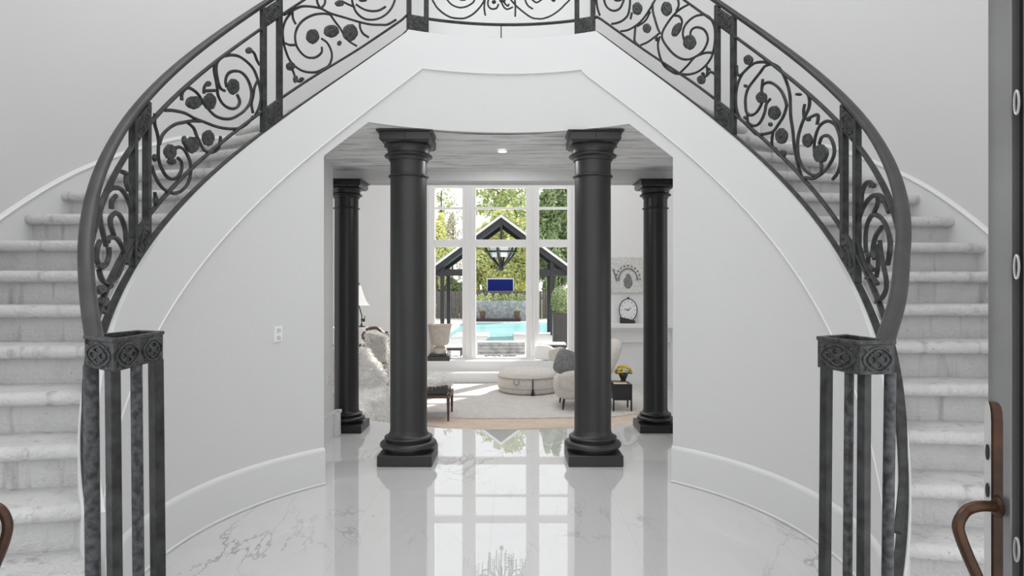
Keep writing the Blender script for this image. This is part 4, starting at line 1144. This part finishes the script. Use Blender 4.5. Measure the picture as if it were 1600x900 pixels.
# stone wall with spillway beyond the pool
YS = Yf+1.2
sw = thing('pool_wall', 'low grey mosaic stone wall behind the far end of the pool', 'wall', (0, YS, ZG))
MB().box((gx(735, YS), YS, ZG), (gx(832, YS), YS+.5, W(0, 470, YS).z)).build('stone_face', M['stonewall'], sw)
MB().box((gx(742, YS), YS-.55, ZG), (gx(813, YS), YS-.02, ZG+.13)).build('spill_trough', M['black'], sw, bevel=.01)
def potted(px, label):
    Y = YS-.35; X = gx(px, Y); z = ZG+.13
    t = thing('terracotta_planter', label, 'planter', (X, Y, z), 'pair of planters before the pool wall')
    s = Y/1000
    MB().lathe([(3.2*s, 0), (4.8*s, 10*s), (5.2*s, 10*s), (5.2*s, 11.5*s), (4.4*s, 11.5*s), (4*s, 9*s)], (X, Y, z), 20).build('pot', M['terracotta'], t)
    mb = MB()
    for i in range(40):
        u = random.random()*2*pi; r = random.random()*4*s; hh = (12+random.random()*6)*s
        mb.tube([Vector((X, Y, z+10*s)), Vector((X+r*cos(u), Y+r*sin(u), z+hh))], .25*s, 3)
    mb.build('plant', M['leafm'], t)
potted(754, 'brown planter with spiky plant on the left end of the pool wall'); potted(808, 'brown planter with spiky plant on the right end of the pool wall')
# television on a pale frame
YT = YS+3
tv = thing('outdoor_television', 'blue-lit outdoor television on a pale frame beyond the pool', 'television', (gx(781, YT), YT, ZG))
def tb(x0, y0, x1, y1, d0, d1, nm, m):
    a = W(x0, y1, YT); b = W(x1, y0, YT); MB().box((a.x, YT+d0, a.z), (b.x, YT+d1, b.z)).build(nm, m, tv)
tb(760.5, 434.5, 803, 456.5, 0, .12, 'frame', M['fascia']); tb(762, 436.5, 801.5, 454.5, -.02, .0, 'screen', M['screen'])
a = W(772, 470, YT); MB().box((a.x, YT+.05, ZG-.06), (W(792, 0, YT).x, YT+.11, W(0, 456, YT).z)).build('post', M['roofdark'], tv)

# pavilion: open gable over the near end of the pool
YP = 21.5; YPb = 24.3
pv = thing('gabled_pavilion', 'dark timber pavilion with pale gable edge standing over the pool end', 'pavilion', (W(783, 0, YP).x, YP, ZG))
ap = W(783, 334, YP); sl = .742; hwid = 3.05
xa = ap.x
def roofz(x, dz=0): return ap.z-abs(x-xa)*sl+dz
for s in (-1, 1):
    e = xa+s*hwid
    mb = MB(); mb.hexa([(xa, YP, ap.z-.12), (e, YP, roofz(e, -.12)), (e, YPb, roofz(e, -.12)), (xa, YPb, ap.z-.12), (xa, YP, ap.z), (e, YP, roofz(e)), (e, YPb, roofz(e)), (xa, YPb, ap.z)])
    mb.build('roof_slope', M['roofdark'], pv)
    mb = MB(); f = .10
    mb.hexa([(xa, YP-.05, ap.z-f-.02), (e, YP-.05, roofz(e, -f-.02)), (e, YP, roofz(e, -f-.02)), (xa, YP, ap.z-f-.02), (xa, YP-.05, ap.z-.02), (e, YP-.05, roofz(e, -.02)), (e, YP, roofz(e, -.02)), (xa, YP, ap.z-.02)])
    mb.build('gable_edge', M['fascia'], pv)
    for yy, dep in ((YP+.02, .22), (YPb-.3, .18)):
        mb = MB(); e2 = xa+s*2.95
        mb.hexa([(xa, yy, ap.z-f-dep), (e2, yy, roofz(e2, -f-dep)), (e2, yy+.12, roofz(e2, -f-dep)), (xa, yy+.12, ap.z-f-dep), (xa, yy, ap.z-f), (e2, yy, roofz(e2, -f)), (e2, yy+.12, roofz(e2, -f)), (xa, yy+.12, ap.z-f)])
        mb.build('rafter', M['roofdark'], pv)
    for yy in (YP+.25, YPb-.4):
        X = W(690, 0, YP).x if s < 0 else W(857, 0, YP).x+.15
        MB().box((X-.065, yy-.07, ZG-.05), (X+.065, yy+.07, roofz(X, -.3))).build('post', M['roofdark'], pv)
    zb = W(0, 426, YP).z
    MB().box((min(xa+s*1.25, xa+s*2.55), YP+.2, zb-.10), (max(xa+s*1.25, xa+s*2.55), YP+.32, zb+.12)).build('tie_beam', M['roofdark'], pv)
    MB().box((xa+s*2.35-.08, YP+.2, zb-.10), (xa+s*2.35+.08, YPb, zb+.1)).build('side_beam', M['roofdark'], pv)
MB().box((xa-.035, YP+.05, W(0, 376, YP).z), (xa+.035, YP+.12, ap.z-.3)).build('king_post', M['roofdark'], pv)
MB().box((xa-1.25, YP+.05, W(0, 378, YP).z-.03), (xa+1.25, YP+.12, W(0, 375, YP).z)).build('collar_beam', M['roofdark'], pv)
# lantern hanging in the gable
YLn = YP+.9
ln = thing('iron_lantern', 'black iron lantern with frosted panes hanging in the pavilion gable', 'lantern', (W(783, 0, YLn).x, YLn, W(783, 380, YLn).z))
c0 = W(783, 400, YLn); s = YLn/1000
MB().tube([c0+Vector((0, 0, 60*s)), c0+Vector((0, 0, -22*s))], .04, 8).build('stem', M['black'], ln)
mb = MB()
for k in range(6):
    u = 2*pi*k/6+.3; d = Vector((cos(u), sin(u), 0)); mb.tube(spline([c0+d*27*s+Vector((0, 0, 18*s)), c0+d*20*s+Vector((0, 0, 2*s)), c0+d*8*s+Vector((0, 0, -12*s)), c0+Vector((0, 0, -20*s))], 5), .035, 6)
mb.tube([c0+Vector((24*s*cos(u), 24*s*sin(u), 6*s)) for u in lin(0, 2*pi, 24)[:-1]], .035, 6, closed=True)
mb.ell(c0+Vector((0, 0, -20*s)), .10, .10, .10, 10, 8)
mb.build('cage', M['black'], ln)
for k in range(6):
    u = 2*pi*k/6+.3+pi/6; d = Vector((cos(u), sin(u), 0)); tn = Vector((-d.y, d.x, 0))
    mb = MB(); mb.hexa([c0+d*14*s-tn*5*s+Vector((0,0,-2*s)), c0+d*14*s+tn*5*s+Vector((0,0,-2*s)), c0+d*14.6*s+tn*5*s+Vector((0,0,-2*s)), c0+d*14.6*s-tn*5*s+Vector((0,0,-2*s)), c0+d*17*s-tn*7*s+Vector((0,0,14*s)), c0+d*17*s+tn*7*s+Vector((0,0,14*s)), c0+d*17.6*s+tn*7*s+Vector((0,0,14*s)), c0+d*17.6*s-tn*7*s+Vector((0,0,14*s))])
    mb.build('pane', M['glasspan'], ln)

# big black planter right of the pool
Yb = 17.6
bpn = thing('tall_planter', 'tall black box planter with a round green shrub outside the right window pane', 'planter', (gx(875, Yb), Yb, ZG))
a = W(863.5, 489, Yb); b = W(887.5, 533, Yb)
MB().box((a.x, Yb-.2, ZG), (b.x, Yb+.22, a.z)).build('pot', M['black'], bpn, bevel=.01)
def leaves(mb, c, rad, n, size, rng=(0, 1)):
    c = Vector(c)
    for i in range(n):
        while True:
            d = Vector((random.uniform(-1, 1), random.uniform(-1, 1), random.uniform(-1, 1)))
            if .3 < d.length < 1: break
        p_ = c+Vector((d.x*rad[0], d.y*rad[1], d.z*rad[2]))
        a_ = Vector((random.gauss(0, 1), random.gauss(0, 1), random.gauss(0, 1))).normalized(); b_ = a_.orthogonal().normalized()
        sz = size*random.uniform(.6, 1.3)
        mb.add([p_-a_*sz, p_+b_*sz*.5, p_+a_*sz, p_-b_*sz*.5], [(0, 1, 2, 3)])
mb = MB(); leaves(mb, W(875, 470, Yb), (.26, .26, .42), 1500, .035); mb.build('shrub', M['leafd'], bpn)
# outdoor bench seats just beyond the glass
for x0, x1, py, lab in ((843, 886, 537.5, 'dark outdoor bench with pale seat pad outside the right pane'), (697, 722, 542, 'dark outdoor bench outside the left pane beside the urn')):
    Yq2 = 15.0; t = thing('outdoor_bench', lab, 'bench', (gx((x0+x1)/2, Yq2), Yq2, ZG)); z = W(0, py+6, Yq2).z
    MB().box((gx(x0, Yq2), Yq2, z), (gx(x1, Yq2), Yq2+.5, z+.06)).build('seat_frame', M['black'], t, bevel=.005)
    MB().box((gx(x0, Yq2)+.02, Yq2+.02, z+.06), (gx(x1, Yq2)-.02, Yq2+.48, z+.10)).build('seat_pad', M['fascia'], t, bevel=.01)
    for x in (gx(x0, Yq2)+.03, gx(x1, Yq2)-.05):
        for y in (Yq2+.02, Yq2+.44): MB().box((x, y, ZG-.01), (x+.03, y+.03, z)).build('leg', M['black'], t)
# ribbed low table/fire pit beyond the middle pane
Yq3 = 14.9
t = thing('fire_pit', 'long grey ribbed fire pit with dark stones outside the middle pane', 'fire pit', (gx(782, Yq3), Yq3, ZG))
zt_ = W(0, 537, Yq3).z
mb = MB()
for k in range(4): mb.box((gx(744, Yq3), Yq3+.4+.003*k, ZG+(zt_-ZG)*k/4), (gx(821, Yq3), Yq3+.9, ZG+(zt_-ZG)*(k+1)/4-.006))
mb.build('ribbed_body', M['stonewall'], t, bevel=.002)
mb = MB().box((gx(744, Yq3), Yq3-.2, ZG), (gx(821, Yq3), Yq3+.4, ZG+.03)); mb.build('tray', M['deck'], t)
mb = MB()
for i in range(26): mb.ell((gx(random.uniform(755, 808), Yq3), Yq3-.1+random.random()*.25, ZG+.05), .035, .03, .025, 7, 5, noise=.3)
mb.build('lava_stones', M['inkd'], t)['kind'] = 'stuff'

# fence behind, hedge, trees
Yfn = 34
t = thing('wooden_fence', 'weathered vertical board fence behind the pavilion', 'fence', (0, Yfn, ZG))
for i, x0 in enumerate(lin(-9, 8, 17)):
    mb = MB()
    for k in range(5): mb.box((x0+k*.2, Yfn, ZG-.1), (x0+k*.2+.185, Yfn+.04, ZG+1.45+.02*(k % 2)))
    mb.build('board_panel', M['fence'], t)
def tree(px, pytop, pybase, Y, wpx, m, label, nleaf=5000, size=.16, trunk=None, clump=7, bark='bark'):
    X = gx(px, Y); zt = W(0, pytop, Y).z; zb = W(0, pybase, Y).z; r = wpx/2*Y/1000
    t = thing('leafy_tree', label, 'tree', (X, Y, ZG), 'trees beyond the pool')
    mb = MB(); mb.tube(spline([Vector((X, Y, ZG-.1)), Vector((X+.1, Y, (ZG+zb)/2)), Vector((X-.05, Y, zb)), Vector((X, Y, zt-(zt-zb)*.15))], 5), .16, 8, taper=lambda u: 1-.75*u)
    for k in range(6):
        u = random.random()*2*pi; z = zb+(zt-zb)*(.1+.12*k); d = Vector((cos(u), sin(u), .5)); p0 = Vector((X, Y, z)); mb.tube([p0, p0+d*r*.45, p0+d*r*.8], .045, 5, taper=lambda u: 1-.6*u)
    mb.build('trunk', M[bark], t)
    mb = MB()
    for k in range(clump):
        f = k/(clump-1); u = random.random()*2*pi
        w = (.62*sqrt(max(.05, 1-(2*f-1.0)**2))+.12)*random.uniform(.75, 1.1)
        u = k*2.4+px
        c = Vector((X+cos(u)*r*.55*(1-.3*f), Y+sin(u)*r*.4, zb+(zt-zb)*(.06+.82*f)))
        leaves(mb, c, (r*w, r*w, (zt-zb)/clump*1.3), nleaf//clump, size)
    mb.build('crown', M[m], t)
    return t
tree(684, 338, 440, 36, 40, 'leafy', 'rounded yellow-green tree at the left of the window view', 6000, .13)
tree(690, 285, 370, 46, 66, 'leafm', 'thin sparse tree behind the yellow-green one at the left', 420, .13, clump=9)
tree(708, 335, 440, 44, 50, 'leafp', 'dry pale shrub tree beside the left window mullion', 1500, .10, clump=9)
tree(790, 255, 350, 44, 100, 'leafm', 'tall green tree rising above the pavilion ridge', 2600, .18, clump=10)
tree(757, 355, 460, 38, 60, 'leafy', 'bright yellow-green tree behind the left slope of the pavilion', 9000, .14)
tree(806, 330, 460, 37.5, 62, 'leafy', 'bright yellow-green tree behind the right slope of the pavilion', 10000, .14)
tree(853, 270, 470, 35, 50, 'leafd', 'dark green tree at the left side of the right window pane', 2600, .18, clump=10)
tree(880, 262, 470, 36, 56, 'leafd', 'dark green tree at the far right of the window view', 3000, .18, clump=10, bark='barkp')
tree(782, 338, 490, 39, 120, 'leafy', 'broad yellow-green tree directly behind the television and gable', 15000, .13)
tree(700, 425, 495, 37, 60, 'leafd', 'low dark green tree behind the left pavilion post', 5000, .13)
def hedge(x0, x1, Y, pyt, m, label, n):
    mb = MB(); a, b = gx(x0, Y), gx(x1, Y); zt = W(0, pyt, Y).z
    for k in range(8):
        leaves(mb, (a+(b-a)*(k+.5)/8, Y, (ZG+zt)/2), ((b-a)/12, .5, (zt-ZG)/2*1.1), n//8, .07)
    return tag(mb.build('clipped_hedge', M[m]), label, 'hedge')
hedge(735, 830, YS+1.4, 460, 'leafm', 'green hedge growing just behind the pool wall', 7000)

# ------------------------------------------------------------------ lights, world, camera
w = bpy.data.worlds.new('sky'); SC.world = w; w.use_nodes = True
bg = w.node_tree.nodes['Background']; bg.inputs[0].default_value = (.97, .98, 1.0, 1); bg.inputs[1].default_value = 1.45
def light(name, typ, loc, energy, rot=(0, 0, 0), size=1, sy=None, color=(1, 1, 1)):
    l = bpy.data.lights.new(name, typ); l.energy = energy; l.color = color
    if typ == 'AREA':
        l.size = size
        if sy: l.shape = 'RECTANGLE'; l.size_y = sy
    o = bpy.data.objects.new(name, l); COL.objects.link(o); o.location = loc; o.rotation_euler = rot; return o
sun = light('sunlight', 'SUN', (4, 20, 12), 8.0); sun.data.angle = .01; sun.data.color = (1, .95, .88)
sd = Vector((-.42, -.62, -.66)); sun.rotation_euler = sd.to_track_quat('-Z', 'Y').to_euler()
light('foyer_ceiling_lamp', 'AREA', (-.6, 3.0, 6.5), 90, size=3.2)  # added soft fill under the unseen foyer ceiling, not a real fixture
light('living_ceiling_lamp', 'AREA', (0, 10.2, 5.7), 130, size=4.0)  # invented overhead area light, added to brighten the living room
light('passage_lamp', 'AREA', (rp.x, 5.62, cz(5.62)-.02), 11, size=.08)
cam = bpy.data.cameras.new('camera'); co_ = bpy.data.objects.new('camera', cam); COL.objects.link(co_)
co_.location = (0, 0, H); co_.rotation_euler = (pi/2, 0, 0)
cam.sensor_width = 36; cam.lens = 36*1000/1600; cam.clip_start = .05; cam.clip_end = 300
SC.camera = co_
SC.view_settings.view_transform = 'Standard'; SC.view_settings.look = 'None'
SC.view_settings.exposure = 0; SC.view_settings.gamma = 1; SC.view_settings.use_curve_mapping = False
SC.cycles.max_bounces = 10; SC.cycles.diffuse_bounces = 5; SC.cycles.glossy_bounces = 5; SC.cycles.transparent_max_bounces = 12
SC.cycles.use_denoising = True
SC.cycles.sample_clamp_indirect = 8
